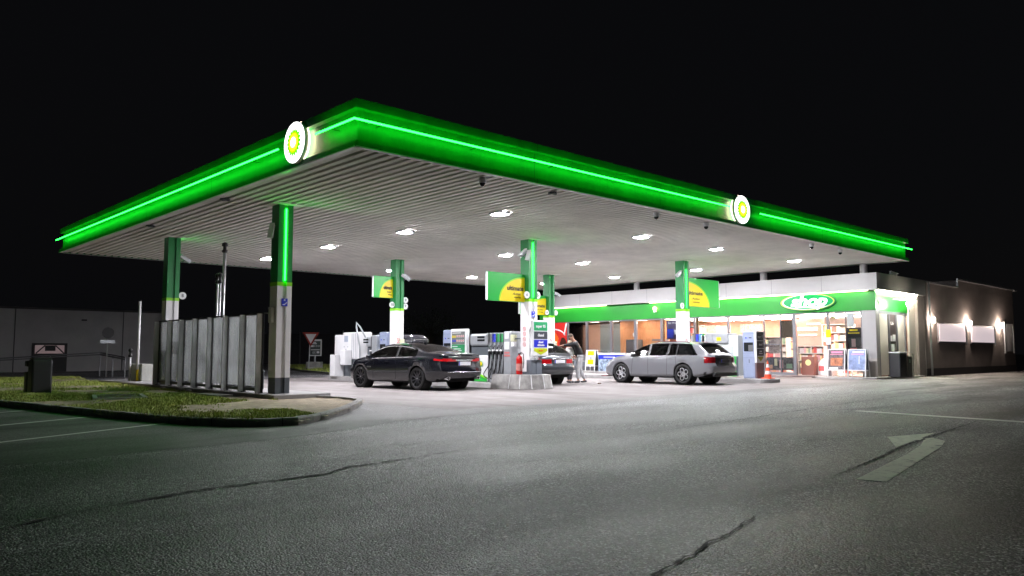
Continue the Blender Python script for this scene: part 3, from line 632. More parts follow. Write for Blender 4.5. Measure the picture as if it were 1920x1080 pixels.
# alarm box, spot lamp, gadgets
al = thing('alarm_box', 'small red and white alarm box beside the shop corner', 'alarm', (27.35,1.36,3.4)); MB().box(27.25,27.47,1.33,1.40,3.3,3.62).build('case', M_white, al, bevel=.01); MB().box(27.3,27.42,1.31,1.33,3.46,3.58).build('beacon', emit('alarm_red', (.7,.02,.02), .8), al)
sp = thing('entrance_lamp', 'bright lamp with a flat hood above the side entrance', 'lamp', (29.2,1.3,3.45)); MB().box(28.3,29.6,.55,1.15,3.60,3.63).build('hood', M_white, sp); MB().tube([(29.0,.72,3.3), (29.0,.72,3.05)], .02, 6).build('stem', M_grey, sp)
MB().lathe([(.02,-.12), (.1,-.07), (.12,0), (.1,.07), (.02,.12)], 14, M=Matrix.Translation((29.0,.72,3.42))).build('bulb', emit('entrance_bulb', (.95,1,.88), 55), sp, smooth=True)
fl = thing('band_lamp', 'small warm glowing lamp on the green band left of the right column', 'lamp', (26.85,13.1,3.5)); MB().lathe([(.02,-.08), (.09,-.04), (.10,.05), (.02,.1)], 12, M=Matrix.Translation((26.78,13.0,3.62))).build('globe', emit('band_bulb', (1,.72,.3), 2.5), fl, smooth=True); MB().box(26.74,26.88,12.93,13.07,3.42,3.54).build('base', M_white, fl)
cctv(28.6, 1.3, 4.82, 1, 'small camera with green glow on the shop roof corner', -.4, -.25)
# ------------------------------------------------------------------ shop interior objects
random.seed(21)
PC = [mat('pack_%d' % i, c, .4) for i, c in enumerate([(.70,.12,.12), (.8,.65,.3), (.85,.82,.78), (.78,.40,.25), (.35,.5,.35), (.8,.45,.48), (.80,.78,.80), (.85,.78,.5), (.45,.18,.14)])]
def shelf(x, y0, y1, z0, rows, dz, label, dx=.45, back=True, grp='stocked shelves inside the shop'):
    t = thing('shop_shelf', label, 'shelf', (x,(y0+y1)/2,z0), grp)
    f = MB(); 
    for k in range(rows+1): f.box(x-dx/2, x+dx/2, y0, y1, z0+k*dz, z0+k*dz+.035)
    f.box(x-dx/2, x+dx/2, y0-.04, y0, z0, z0+rows*dz+.035).box(x-dx/2, x+dx/2, y1, y1+.04, z0, z0+rows*dz+.035)
    f.box(x+dx/2-.02, x+dx/2, y0, y1, z0, z0+rows*dz); f.build('shelf_frame', mat('shelf_white', (.75,.72,.70), .4), t)
    for k in range(rows):
        pb = MB(); y = y0+.02
        while y < y1-.1:
            w0 = random.uniform(.05,.11); h = random.uniform(.5,.85)*dz; c = random.randrange(9)
            for q in range(random.randint(1,3)):
                if y+w0 > y1-.02: break
                pb.box(x-dx/2+.02, x+.05, y, y+w0-.012, z0+k*dz+.036, z0+k*dz+.036+h, c); y += w0
        o = pb.build('product_row', PC, t); o['kind'] = 'stuff'
shelf(28.3, 4.25, 5.5, .2, 4, .33, 'low shelf of snacks facing the entrance', .6)
shelf(30.2, 3.8, 5.2, .2, 6, .4, 'tall shelf behind the right hand pane')
shelf(28.9, 6.5, 7.7, .2, 5, .36, 'shelf of goods just left of the entrance')
shelf(28.4, 7.8, 9.4, .2, 5, .36, 'shelf of colourful packs behind the payment terminal')
shelf(32.6, 5.6, 12.0, .2, 4, .42, 'long back wall shelf inside the shop')
shelf(31.8, 12.3, 14.5, 1.1, 4, .42, 'shelf of bottles behind the counter')
shelf(29.6, 9.0, 12.2, .2, 2, .45, 'low counter shelf behind the glazing')
def panel(name, x, y0, y1, z0, z1, m, label, cat, parts=(), grp=None):
    t = thing(name, label, cat, (x,(y0+y1)/2,z0), grp); MB().box(x, x+.03, y0, y1, z0, z1).build('board', m, t)
    for nm, a, b, c, d, mm, o in parts: MB().box(x-.004-o, x-.001-o+.0, a, b, c, d).build(nm, mm, t)
    return t
M_mar = mat('maroon_print', (.30,.07,.07), .5); M_pho = [mat('photo_food', (.45,.16,.08), .5, var=.9, vscale=7), mat('photo_blue', (.25,.32,.55), .5, var=.5, vscale=4), mat('photo_dark', (.13,.11,.12), .5, var=.9, vscale=8), mat('photo_beans', (.30,.20,.15), .5, var=1.0, vscale=22), mat('photo_mixed', (.55,.42,.38), .5, var=.7, vscale=14)]
t = panel('overhead_board', 30.6, 5.4, 6.95, 2.05, 2.95, mat('salmon_board', (.52,.20,.16), .5), 'salmon board with white lettering hanging over the entrance shelves', 'board')
MB().box(30.58,30.59,5.75,6.8,2.38,2.52).build('white_line', emit('letter_glow', (1,1,1), .9), t)
MB().box(30.58,30.59,5.6,6.3,2.68,2.73).box(30.58,30.59,5.8,6.75,2.12,2.17).build('white_line', emit('letter_glow', (1,1,1), .9), t)
panel('window_poster', 26.99, 5.22, 5.80, 1.95, 2.75, M_pho[3], 'square poster of coffee beans left of the entrance', 'poster', grp='posters in the shop window')
panel('window_poster', 26.99, 5.22, 6.6, .42, 1.02, M_pho[2], 'dark food poster at the foot of the window left of the entrance', 'poster', grp='posters in the shop window',
      parts=[('yellow_spoon', 6.05, 6.2, .62, .95, PC[7], 0), ('orange_shape', 6.3, 6.55, .48, .66, PC[3], 0), ('pink_shape', 5.75, 5.95, .5, .9, PC[5], 0), ('teal_shape', 5.3, 5.6, .5, .72, PC[4], 0)])
panel('window_poster', 26.99, 6.72, 8.5, .42, 1.02, M_pho[2], 'long dark food poster under the middle window', 'poster', grp='posters in the shop window')
t = panel('window_poster', 26.99, 2.05, 2.68, .42, 2.35, mat('poster_black', (.04,.035,.04), .5), 'tall dark poster of a red clad figure right of the entrance', 'poster', grp='posters in the shop window',
      parts=[('yellow_line', 2.2, 2.55, 2.2, 2.27, M_yel, 0), ('yellow_line', 2.12, 2.62, 2.08, 2.13, M_yel, 0), ('red_figure', 2.25, 2.55, .5, 1.45, PC[0], 0), ('face', 2.3, 2.48, 1.5, 1.85, PC[5], 0)])
panel('window_poster', 26.99, 2.35, 2.66, 2.4, 3.0, M_white, 'white sheet pinned at the top of the right pane', 'poster', grp='posters in the shop window')
t = panel('window_poster', 26.99, 10.9, 12.4, 1.95, 2.95, mat('poster_plum', (.12,.09,.17), .5), 'purple menu poster reading Eat Well behind the right column', 'poster', grp='posters in the shop window', parts=[('white_shape', 11.0, 11.9, 2.2, 2.45, M_white, 0), ('blue_bar', 11.95, 12.35, 2.0, 2.5, M_blue, 0)])
text('lettering', 'Eat Well', (26.98, 12.0, 2.82), *XL, .16, M_white, t, width=.55)
t = panel('window_poster', 26.99, 10.9, 12.4, 1.3, 1.85, M_pho[0], 'brown food poster reading Cafe below the purple poster', 'poster', grp='posters in the shop window')
text('lettering', 'Cafe', (26.98, 12.05, 1.7), *XL, .17, M_white, t, width=.38)
for i, (y0, y1, z0, z1, m, s) in enumerate([(10.3,11.0,2.3,2.7,M_white,'white and blue menu screen over the counter'), (11.2,11.9,2.2,2.75,M_pho[4],'pink picture screen over the counter'), (8.4,9.7,2.3,2.75,M_pho[4],'mixed picture screen over the middle shelves'), (10.2,11.0,1.75,2.15,PC[3],'orange picture behind the counter'), (5.9,6.6,1.2,1.9,M_pho[4],'pale advert high in the window left of the bean poster')]):
    panel('menu_screen' if i < 4 else 'advert_panel', 29.9 if i < 4 else 27.2, y0, y1, z0, z1, m, s, 'screen' if i < 4 else 'poster')
t = panel('window_poster', 26.86, 19.62, 21.75, .4, 3.05, mat('poster_red', (.62,.03,.025), .4), 'red and orange poster with a white arc left of the standing man', 'poster', grp='posters in the shop window')
B = basis((26.855, 20.6, 1.8), *XL)
def flat(name, pts, m, t, z=0, B=B): MB().add([B@Vector((a, b, z)) for a, b in pts], [tuple(range(len(pts)))]).build(name, m, t)
flat('orange_shape', [(-1.1,-1.2), (-.1,-1.35), (.35,.3), (.1,.65), (-.8,.55), (-1.1,.3)], mat('orange_print', (.9,.17,.02), .4), t, .002)
flat('yellow_shape', [(-1.1,-.3), (-.6,-.1), (-.75,.35), (-1.1,.45)], M_yel, t, .004)
arc = [(1.05*math.cos(a)-.1, .55*math.sin(a)+.35) for a in [R(15+150*k/16) for k in range(17)]]; arc2 = [(.97*math.cos(a)-.1, .47*math.sin(a)+.35) for a in [R(165-150*k/16) for k in range(17)]]
flat('white_arc', arc+arc2, M_white, t, .006)
flat('dark_bottle', [(.3,-1.3), (.95,-1.3), (.98,.1), (.8,.35), (.6,.35), (.42,0)], mat('bottle_dark', (.06,.02,.015), .3), t, .006)
flat('white_stroke', [(.75,.5), (.85,.5), (1.05,1.2), (.93,1.2)], M_white, t, .006)
lm0 = thing('pendant_lamp', 'x', 'pendant lamp', (0,0,0), 'small bright lamps under the shop ceiling')
MB().tube([(0,0,0), (0,0,.16)], .01, 5).build('cord', M_blk, lm0); MB().lathe([(.02,-.07), (.06,-.04), (.065,.0), (.02,.03)], 10).build('bulb', emit('pendant_glow', (1,.88,.72), 8), lm0, smooth=True)
ys_ = [2.2,2.55,2.9,3.3,3.75,4.1,4.5,4.85,5.4,5.75,6.2,6.9,7.3,7.7,8.1,9.1,9.9,10.3,11.2,12.1]
for i, y in enumerate(ys_):
    o = lm0 if i == 0 else copy_tree(lm0); o.location = (27.9+.5*random.random(), y, 2.92+.04*random.random()); o['label'] = 'one of the small bright pendant lamps hanging in a row under the shop ceiling'
cl = thing('wall_clock', 'round white clock on the wood wall inside the shop', 'clock', (28.98,16.1,2.3)); MB().prism(circ(.13,24), 0, .02, M=basis((28.97,16.1,2.3), *XL)).build('face', M_white, cl); MB().box(28.94,28.945,16.09,16.11,2.3,2.38).build('hand', M_blk, cl)
cb = thing('counter_cabinet', 'dark grey cabinet standing inside against the wood wall', 'cabinet', (28.6,15.8,.2)); MB().box(28.4,28.95,15.5,16.3,.2,2.0).build('body', M_grey, cb, bevel=.01); MB().box(28.385,28.395,15.57,16.23,1.2,1.9).box(28.385,28.395,15.57,16.23,.4,1.1).build('door', M_frame, cb)
cb = thing('counter_cabinet', 'low dark coffee counter behind the orange lit window', 'cabinet', (28.4,13.9,.2)); MB().box(28.2,28.9,13.6,14.3,.2,2.0).build('body', M_frame, cb, bevel=.01); MB().box(28.15,28.19,13.65,14.25,1.3,1.9).build('door', M_wood, cb)
bx = thing('display_box', 'brown display box with a round orange emblem by the shop entrance', 'display box', (27.5,4.7,.2)); MB().box(27.2,27.6,4.35,4.95,.2,1.05).build('body', mat('box_brown', (.22,.08,.06), .5), bx, bevel=.01); MB().prism(circ(.14,20), 0, .006, M=basis((27.195,4.62,.78), *XL)).build('emblem', PC[1], bx)
ib = thing('display_bin', 'white rounded ice cream chest inside the entrance', 'display chest', (27.9,4.0,.2)); MB().lathe([(.42,0), (.45,.1), (.38,.55), (.2,.75), (.05,.8)], 18, M=Matrix.Translation((27.9,4.05,.2))).build('body', M_white, ib, smooth=True); MB().box(27.46,27.47,4.0,4.25,.4,.62).build('sticker', PC[0], ib)
# ------------------------------------------------------------------ cars
def interp(tab):
    def f(s):
        n = len(tab)
        if s <= tab[0][0]: return tab[0][1]
        if s >= tab[-1][0]: return tab[-1][1]
        for i in range(n-1):
            if s <= tab[i+1][0]:
                x0,y0 = tab[i]; x1,y1 = tab[i+1]
                m0 = (y1-tab[i-1][1])/(x1-tab[i-1][0]) if i > 0 else (y1-y0)/(x1-x0)
                m1 = (tab[i+2][1]-y0)/(tab[i+2][0]-x0) if i+2 < n else (y1-y0)/(x1-x0)
                d = (y1-y0)/(x1-x0)
                if m0*d <= 0: m0 = 0
                if m1*d <= 0: m1 = 0
                m0 = max(-3*abs(d), min(3*abs(d), m0)); m1 = max(-3*abs(d), min(3*abs(d), m1))
                h = x1-x0; t = (s-x0)/h
                return y0*(1+2*t)*(1-t)**2 + h*m0*t*(1-t)**2 + y1*t*t*(3-2*t) + h*m1*t*t*(t-1)
    return f
def car(name, label, P, grp=None):
    t = thing(name, label, 'car', (0,0,0), grp); L = P['L']; ra, fa = P['ra'], P['fa']; K = 1.07
    zt, zb, hw = interp(P['zt']), interp(P['zb']), interp(P['hw']); zl = interp(P.get('zl', [(0,.36),(.5,.26),(L-.6,.22),(L,.26)]))
    lean = interp(P['lean']); leanf = interp(P.get('leanf', [(0,0),(.2,.02),(.5,.06),(.8,0),(1.5,-.3)]))
    RW = P.get('RW', .335); RA = RW+.045
    st = []; s = 0.0
    while s < L-.001:
        st.append(s); near = min(abs(abs(s-ra)-RA), abs(abs(s-fa)-RA)); s += .018 if near < .07 else (.02 if s < .12 or s > L-.15 else .045)
    st.append(L)
    TM = P.get('tumble', .42); gl = P['glass']; NR = 8; NT = 9
    rows = []; fr = []
    for s in st:
        W = hw(s); top = zt(s); zs = min(zb(s), top-.015); lo = zl(s); G = max(0, top-zs)
        sec = [(W*.86, lo), (W*.965, lo+.035), (W*.985, lo+.12)]
        z3 = zs*.62+lo*.38
        sec += [(W*.998, (lo+.12)*.45+z3*.55), (W*1.0, z3), (W*.992, zs-.085 if zs-.085 > z3 else z3+.01), (W*.972, zs-.03), (W*.955, zs)]
        rf = min(1, G/.30); yb = W*.955-.018*rf; yr = yb-TM*max(0, G-.06)*1.0; yr = max(yr, W*.45)
        ze = top-(.02+.055*rf)
        if ze < zs+.004: ze = zs+.004
        for k in range(1, NR+1):
            f = k/NR; z = zs+(ze-zs)*f; y = yb+(yr-yb)*(f**1.15) if rf > .05 else yb-(yb-yr)*f-.01*f; sec.append((y, z))
        for k in range(1, NT+1):
            u = k/NT; sec.append((yr*(1-u), ze+(top-ze)*(1-(1-u)**2.6)))
        out = []
        for i, (y, z) in enumerate(sec):
            for ax in (ra, fa):
                d = abs(s-ax)
                if d < RA: z = max(z, RW+math.sqrt(max(0, RA*RA-d*d))) if i < 6 else z
            out.append([y, z])
        for i in range(1, 8): out[i][1] = max(out[i][1], out[i-1][1]+.001)
        rows.append(out)
    NB = 8; nr = len(rows[0]); 
    def ypos(s, z):
        return s+lean(z)*math.exp(-(s/.35)**2)+leanf(z)*math.exp(-((L-s)/.35)**2)
    # vertex grid: mirrored rows
    def vid(i, j): return i*(2*nr-1)+j
    V = []
    for i, s in enumerate(st):
        r = rows[i]
        for j in range(nr): V.append((-r[j][0], ypos(s, r[j][1]), r[j][1]))
        for j in range(nr-2, -1, -1): V.append((r[j][0], ypos(s, r[j][1]), r[j][1]))
    parts = {}
    def put(nm, f): parts.setdefault(nm, []).append(f)
    M2 = 2*nr-1
    for i in range(len(st)-1):
        s = (st[i]+st[i+1])/2
        for j in range(M2-1):
            jj = j if j < nr-1 else M2-2-j
            a, b, c, d = vid(i,j), vid(i,j+1), vid(i+1,j+1), vid(i+1,j)
            z = sum(V[k][2] for k in (a,b,c,d))/4; y = abs(sum(V[k][0] for k in (a,b,c,d))/4); side = 'l' if j < nr-1 else 'r'
            f = (jj-NB+1)/NR if jj >= NB-1 else -1
            nm = 'body'
            if 0 <= f < 1-.5/NR and zt(s)-zb(s) > .07:
                for k, (a0, b0, sl) in enumerate(gl['side']):
                    fz = (z-zb(s)); 
                    if a0+sl[0]*fz < s < b0+sl[1]*fz: nm = 'side_window|%s%d' % (side, k)
                if nm == 'body' and gl['side'][0][0]+gl['side'][0][2][0]*(z-zb(s))+.02 < s < min(gl['side'][-1][1], gl['front'][0]+.35): nm = 'pillar|'+side
            elif jj >= NB+NR-1:
                if gl['rear'][0] < s < gl['rear'][1] and y < rows[i][NB+NR][0]*.97+.02: nm = 'rear_window|'
                elif gl['front'][0] < s < gl['front'][1] and jj >= NB+NR: nm = 'windscreen|'
                elif 'roofglass' in gl and gl['roofglass'][0] < s < gl['roofglass'][1] and y < .5: nm = 'sunroof|'
            if nm == 'body' and P.get('tail'):
                q = P['tail'](s, y, z)
                if q: nm = 'tail_light|'+side if q == 1 else 'tailgate|'
            if nm == 'body' and P.get('head') and P['head'](L-s, y, z): nm = 'headlight|'+side
            if nm == 'body' and P.get('lower') and P['lower'](s, y, z): nm = 'lower_trim|'
            put(nm, (a, b, c, d))
    # end caps
    for e, i in ((0, 0), (1, len(st)-1)):
        NC = 14; r = rows[i]; idx = []
        for j in range(nr):
            line = []
            for k in range(NC+1):
                v = -1+2*k/NC
                if k == 0: line.append(vid(i, j)); continue
                if k == NC: line.append(vid(i, M2-1-j)); continue
                y = r[j][0]*v; z = r[j][1]; bul = .055*(1-v*v)
                yy = ypos(st[i], z) + (-bul if e == 0 else bul)
                V.append((y, yy, z)); line.append(len(V)-1)
            idx.append(line)
        for j in range(nr-1):
            for k in range(NC):
                f = (idx[j][k], idx[j][k+1], idx[j+1][k+1], idx[j+1][k]);
                if e == 1: f = f[::-1]
                y = abs(sum(V[q][0] for q in f)/4); z = sum(V[q][2] for q in f)/4; nm = 'body'
                q = P['tail'](0, y, z) if e == 0 and P.get('tail') else (P['head'](0, y, z) and 3 if e == 1 and P.get('head') else 0)
                side = 'l' if k < NC/2 else 'r'
                if q == 1: nm = 'tail_light|'+side
                elif q == 2: nm = 'tailgate|'
                elif q == 3: nm = 'headlight|'+side
                elif P.get('lower') and P['lower'](0 if e == 0 else L, y, z): nm = 'lower_trim|'
                put(nm, f)
    mm = {'body': P['paint'], 'side_window': P.get('glassm', MATS['car_glass']), 'rear_window': P.get('rglass', MATS['car_glass_dark']), 'windscreen': MATS['car_glass'], 'sunroof': M_scr, 'tail_light': P.get('tailm', MATS['tail_red']), 'headlight': MATS['head_lens'], 'lower_trim': M_blk, 'tailgate': P.get('gatem', M_blk), 'pillar': M_blk}
    for key, fs in parts.items():
        nm = key.split('|')[0]; used = sorted({v for f in fs for v in f}); ix = {v: k for k, v in enumerate(used)}
        mb = MB(); mb.add([tuple(c*K for c in V[v]) for v in used], [tuple(ix[v] for v in f) for f in fs]); mb.build(nm, mm[nm], t, smooth=True)
    # wheels
    def wheel(x, y, side):
        w0 = thing('wheel', None, None, (x,y,RW*K)); w0.parent = t; w0['_o'] = (0,0,0)
        del w0['_o']
        Mw = Matrix.Rotation(math.pi/2*side, 4, 'Y') # lathe axis z -> +-x (outward)
        R_ = RW*K; hwid = .115*K
        mb = MB().lathe([(R_*.70,-hwid), (R_*.92,-hwid), (R_,-hwid*.75), (R_,hwid*.75), (R_*.93,hwid), (R_*.74,hwid), (R_*.71,hwid*.8)], 36, M=Mw); mb.build('tyre', M_rub, w0, smooth=True)
        rm = MB().lathe([(R_*.745,hwid*.9), (R_*.70,hwid*.97), (R_*.67,hwid*.6), (R_*.66,-hwid)], 36, M=Mw); rm.lathe([(R_*.60,-.0), (.02,-.0)], 24, M=Mw)
        rim = rm.build('rim', [P['rim'], M_blk], w0, smooth=True)
        for p_ in rim.data.polygons[-24:]: p_.material_index = 1
        sb = MB(); kind = P.get('spokes', 10)
        if kind == 'rings':
            for k in range(5):
                a = 2*math.pi*k/5+.3; cx, cy = R_*.42*math.cos(a), R_*.42*math.sin(a); pts = []
                for q in range(17):
                    b = 2*math.pi*q/16; rr = .205*R_
                    pts.append(Mw @ Vector((cx+rr*1.0*math.cos(b)*(1), cy+rr*math.sin(b), hwid*.8)))
                sb.tube(pts, .012, 6, cap=False)
        else:
            for k in range(kind):
                a = 2*math.pi*k/kind; c, s_ = math.cos(a), math.sin(a); wd = .024; 
                r0, r1 = .05, R_*.70
                vs = []
                for rr, ww, z in ((r0,wd,hwid*.72), (r1,wd*.75,hwid*.93)):
                    for sg in (-1,1):
                        vs += [Mw@Vector((rr*c-sg*ww*s_, rr*s_+sg*ww*c, z)), Mw@Vector((rr*c-sg*ww*s_, rr*s_+sg*ww*c, z-.05))]
                sb.add(vs, [(0,4,6,2),(0,1,5,4),(2,6,7,3),(0,2,3,1)])
        sb.lathe([(.075,hwid*.6), (.07,hwid*.78), (.002,hwid*.8)], 16, M=Mw)
        sb.build('spokes', P.get('spokem', P['rim']), w0)
        MB().lathe([(.022,hwid*.83), (.002,hwid*.84)], 10, M=Mw).build('hub_cap', M_chrome, w0)
    hwr = hw(ra); hwf = hw(fa)
    for sgn in (-1, 1):
        for ax in (ra, fa):
            xo = (min(hwr, hwf)-.125)*K*sgn; wheel(xo, ax*K, 1 if sgn > 0 else -1)
        for ax in (ra, fa):
            wl = MB(); Mw = Matrix.Translation((0, ax*K, RW*K)) @ Matrix.Rotation(math.pi/2, 4, 'Y'); a0 = (min(hwr,hwf)-.02)*K*sgn; a1 = a0-.32*sgn
            wl.lathe([((RA+.01)*K, a0), ((RA+.01)*K, a1), (.02, a1)], 28, M=Mw)
            wl.build('wheel_well', MATS['well_black'], t)
    MB().box(-hwr*.82*K, hwr*.82*K, .35*K, (ra-RA-.02)*K, .24*K, .5*K).box(-hwr*.90*K, hwr*.90*K, (ra+RA+.02)*K, (fa-RA-.02)*K, .20*K, .45*K).box(-hwr*.55*K, hwr*.55*K, (ra-RA-.03)*K, (ra+RA+.03)*K, .3*K,.5*K).box(-hwr*.5*K, hwr*.5*K, (fa-RA-.05)*K, (L-.35)*K, .22*K, .5*K).build('underbody', MATS['well_black'], t)
    # interior
    cab = MB(); 
    for sx in (-.37, .37):
        cab.box((sx-.24)*K, (sx+.24)*K, P['seat'][0]*K, (P['seat'][0]+.12)*K, .45*K, 1.0*K).box((sx-.12)*K, (sx+.12)*K, P['seat'][0]*K, (P['seat'][0]+.09)*K, 1.02*K, 1.2*K).box((sx-.24)*K, (sx+.24)*K, P['seat'][0]*K, (P['seat'][0]+.55)*K, .40*K, .55*K)
    cab.box(-.62*K, .62*K, P['seat'][1]*K, (P['seat'][1]+.12)*K, .45*K, .98*K).box(-.62*K, .62*K, (P['seat'][0]+.95)*K, (P['seat'][0]+1.15)*K, .5*K, .88*K)
    cab.build('seats', MATS['well_black'], t)
    MB().tube([((-.37+.18*math.cos(a))*K, (P['seat'][0]+.82+.05*math.sin(a))*K, (.93+.17*math.sin(a))*K) for a in [2*math.pi*k/16 for k in range(17)]], .014, 6, cap=False).build('steering_wheel', M_blk, t)
    # door seams, handles, mirror, trims (left and right)
    def surf(s, z, side, off=.004):
        i = min(range(len(st)), key=lambda k: abs(st[k]-s)); r = rows[i]
        for a, b in zip(r[:-1], r[1:]):
            if a[1] <= z <= b[1]+1e-6: u = (z-a[1])/max(1e-5, b[1]-a[1]); return (side*(a[0]+(b[0]-a[0])*u+off)*K, ypos(s, z)*K, z*K)
        return (side*(r[8][0]+off)*K, s*K, z*K)
    for side in (-1, 1):
        for s0, kk in P['seams']:
            mb = MB(); zz = [.30+.05*q for q in range(14)]; zz = [z for z in zz if z < zb(s0)-.005]
            pts = [surf(s0+kk*(z-.3), z, side) for z in zz]; vs = []
            for p_ in pts: vs += [(p_[0], p_[1]-.006, p_[2]), (p_[0], p_[1]+.006, p_[2])]
            mb.add(vs, [(2*q, 2*q+1, 2*q+3, 2*q+2) for q in range(len(pts)-1)]); mb.build('door_seam', M_rub, t)
        for s0 in P['handles']:
            c = surf(s0, zb(s0)-.10, side, .02); MB().box(c[0]-.012, c[0]+.012, c[1]-.09*K, c[1]+.09*K, c[2]-.012, c[2]+.012).build('door_handle', P.get('handlem', P['paint']), t, bevel=.006)
        sm = P['mirror']; c = surf(sm, zb(sm)-.01, side, .0)
        MB().box(c[0]+side*.03-.0, c[0]+side*.22, c[1]-.05, c[1]+.09, c[2]-.0, c[2]+.14).build('mirror', P.get('mirrorm', P['paint']), t, bevel=.03, smooth=True)
        if P.get('belt'):
            pts = [surf(s0, zb(s0)+.002, side, .006) for s0 in [P['belt'][0]+.08*q for q in range(int((P['belt'][1]-P['belt'][0])/.08)+1)]]
            MB().tube(pts, .015, 6).build('chrome_strip', P['belt'][2], t)
        if P.get('arc'):
            pts = []
            s0 = P['arc'][0]
            while s0 < P['arc'][1]:
                i = min(range(len(st)), key=lambda k: abs(st[k]-s0)); r = rows[i][NB+NR-2]; pts.append((side*(r[0]+.006)*K, st[i]*K, r[1]*K)); s0 += .1
            MB().tube(pts, .014, 6).build('roof_trim', P['belt'][2], t)
        if P.get('rails'):
            pts = []
            for q in range(12):
                s0 = P['rails'][0]+(P['rails'][1]-P['rails'][0])*q/11; i = min(range(len(st)), key=lambda k: abs(st[k]-s0)); r = rows[i][NB+NR]
                pts.append((side*(r[0])*K, s0*K, (r[1]+(.045 if 0 < q < 11 else .0))*K))
            MB().tube(pts, .016, 6).build('roof_rail', P['railm'], t, smooth=True)
    # plate
    pz, py, px, lean_ = P['plate']; B = basis((px*K, (ypos(0,pz)-.06+py)*K, pz*K), (1,0,0), (0,lean_,1))
    f = MB().box(-.26,.26,-.06,.06,0,.012, M=B).build('number_plate', P.get('platem', mat('plate_white', (.75,.76,.8), .4)), t)
    MB().box(-.26,-.215,-.06,.06,.012,.014, M=B).build('blue_band', M_blue, f)
    return t, surf, K
glassmat('car_glass', (.66,.72,.72)); glassmat('car_glass_dark', (.06,.065,.065)); glassmat('car_glass_tint', (.12,.13,.13))
mat('tail_red', (.45,.008,.012), .12, coat=1); mat('head_lens', (.6,.62,.65), .1, coat=1); mat('well_black', (.008,.008,.008), .9)
mat('tail_dark', (.22,.006,.01), .12, coat=1)
M_satin = mat('satin_trim', (.6,.6,.62), .25, metal=.9)
def carpaint(nm, col, metal=.4, rough=.28):
    return mat(nm, col, rough, metal=metal, coat=1)
# black saloon
P1 = dict(L=4.96, ra=1.13, fa=4.04, RW=.345, paint=carpaint('black_car_paint', (.006,.0065,.011), .0, .2), rim=mat('black_rim', (.02,.02,.022), .25, metal=.6), spokem=mat('dark_alloy', (.10,.10,.11), .25, metal=.8), spokes=10,
  zt=[(0,1.0),(.06,1.10),(.35,1.135),(.75,1.165),(1.1,1.26),(1.5,1.375),(1.95,1.44),(2.4,1.465),(2.8,1.445),(3.15,1.36),(3.5,1.20),(3.8,1.06),(4.1,1.0),(4.5,.90),(4.8,.76),(4.96,.58)],
  zb=[(0,.95),(.5,.99),(1,1.0),(1.6,.985),(2.5,.965),(3.3,.94),(3.8,.90),(4.4,.82),(4.96,.52)],
  hw=[(0,.70),(.08,.80),(.25,.87),(.6,.915),(1.13,.94),(2,.93),(3.2,.93),(4.04,.935),(4.5,.89),(4.8,.76),(4.96,.55)],
  lean=[(.2,.10),(.4,.02),(.55,-.03),(.68,-.02),(.75,.05),(1.0,.02),(1.1,-.02),(1.2,.0)],
  glass=dict(side=[(1.20,2.12,(0,-.02)),(2.22,3.70,(-.02,-.0))], rear=(.82,1.90), front=(2.86,3.66)),
  tail=lambda s,y,z: 1 if abs(z-(.875+.05*s)) < .062*(1-min(1,s/.62))+.008-(.03 if s < .02 and y < .45 else 0) and ((y > .32 and s < .02) or (s < .6 and y > .5)) else 0,
  head=lambda s,y,z: y > .5 and .62 < z < .78 and s < .35, lower=lambda s,y,z: z < .33 and (s < .3 or s > 4.7),
  seat=(2.35,1.45), seams=[(2.17,.0),(3.35,-.05),(1.42,.25)], handles=[1.6,2.6], mirror=3.42, belt=(1.35,3.55,M_satin), arc=(1.35,3.4), plate=(.80,-.012,0,-.10), handlem=None)
P1['handlem'] = P1['paint']; P1['mirrorm'] = P1['paint']
c, surf, K = car('saloon_car', 'black four door saloon with slanted roof and black ten spoke wheels', P1)
for sx in (-1,1):
    Bx = basis((sx*.62*K, .03*K, .36*K), (1,0,0), (0,0,1)); MB().lathe([(.07,-.10),(.072,.03),(.055,.035),(.05,-.06)], 18, M=Bx @ Matrix.Diagonal((1.25,.8,1,1))).build('exhaust', M_chrome, c, smooth=True)
MB().tube([(x*K, (.0-.055*(1-(x/.75)**2))*K-.03, .545*K) for x in [-.7+.1*q for q in range(15)]], .010, 6).build('bumper_strip', M_satin, c)
MB().tube([(x*K, (.05-.055*(1-(x/.75)**2))*K, .90*K) for x in [-.35+.1*q for q in range(8)]], .022, 6).build('boot_strip', M_satin, c)
MB().box(-.02,.02,1.75*K,1.88*K,1.42*K,1.50*K).build('roof_aerial', P1['paint'], c, bevel=.012)
MB().box((-.945)*K,(-.925)*K,3.42*K,3.66*K,.655*K,.70*K).build('side_vent', M_chrome, c, bevel=.006)
c.location = (8.57, 7.14, .035); c.rotation_euler.z = R(3.5)
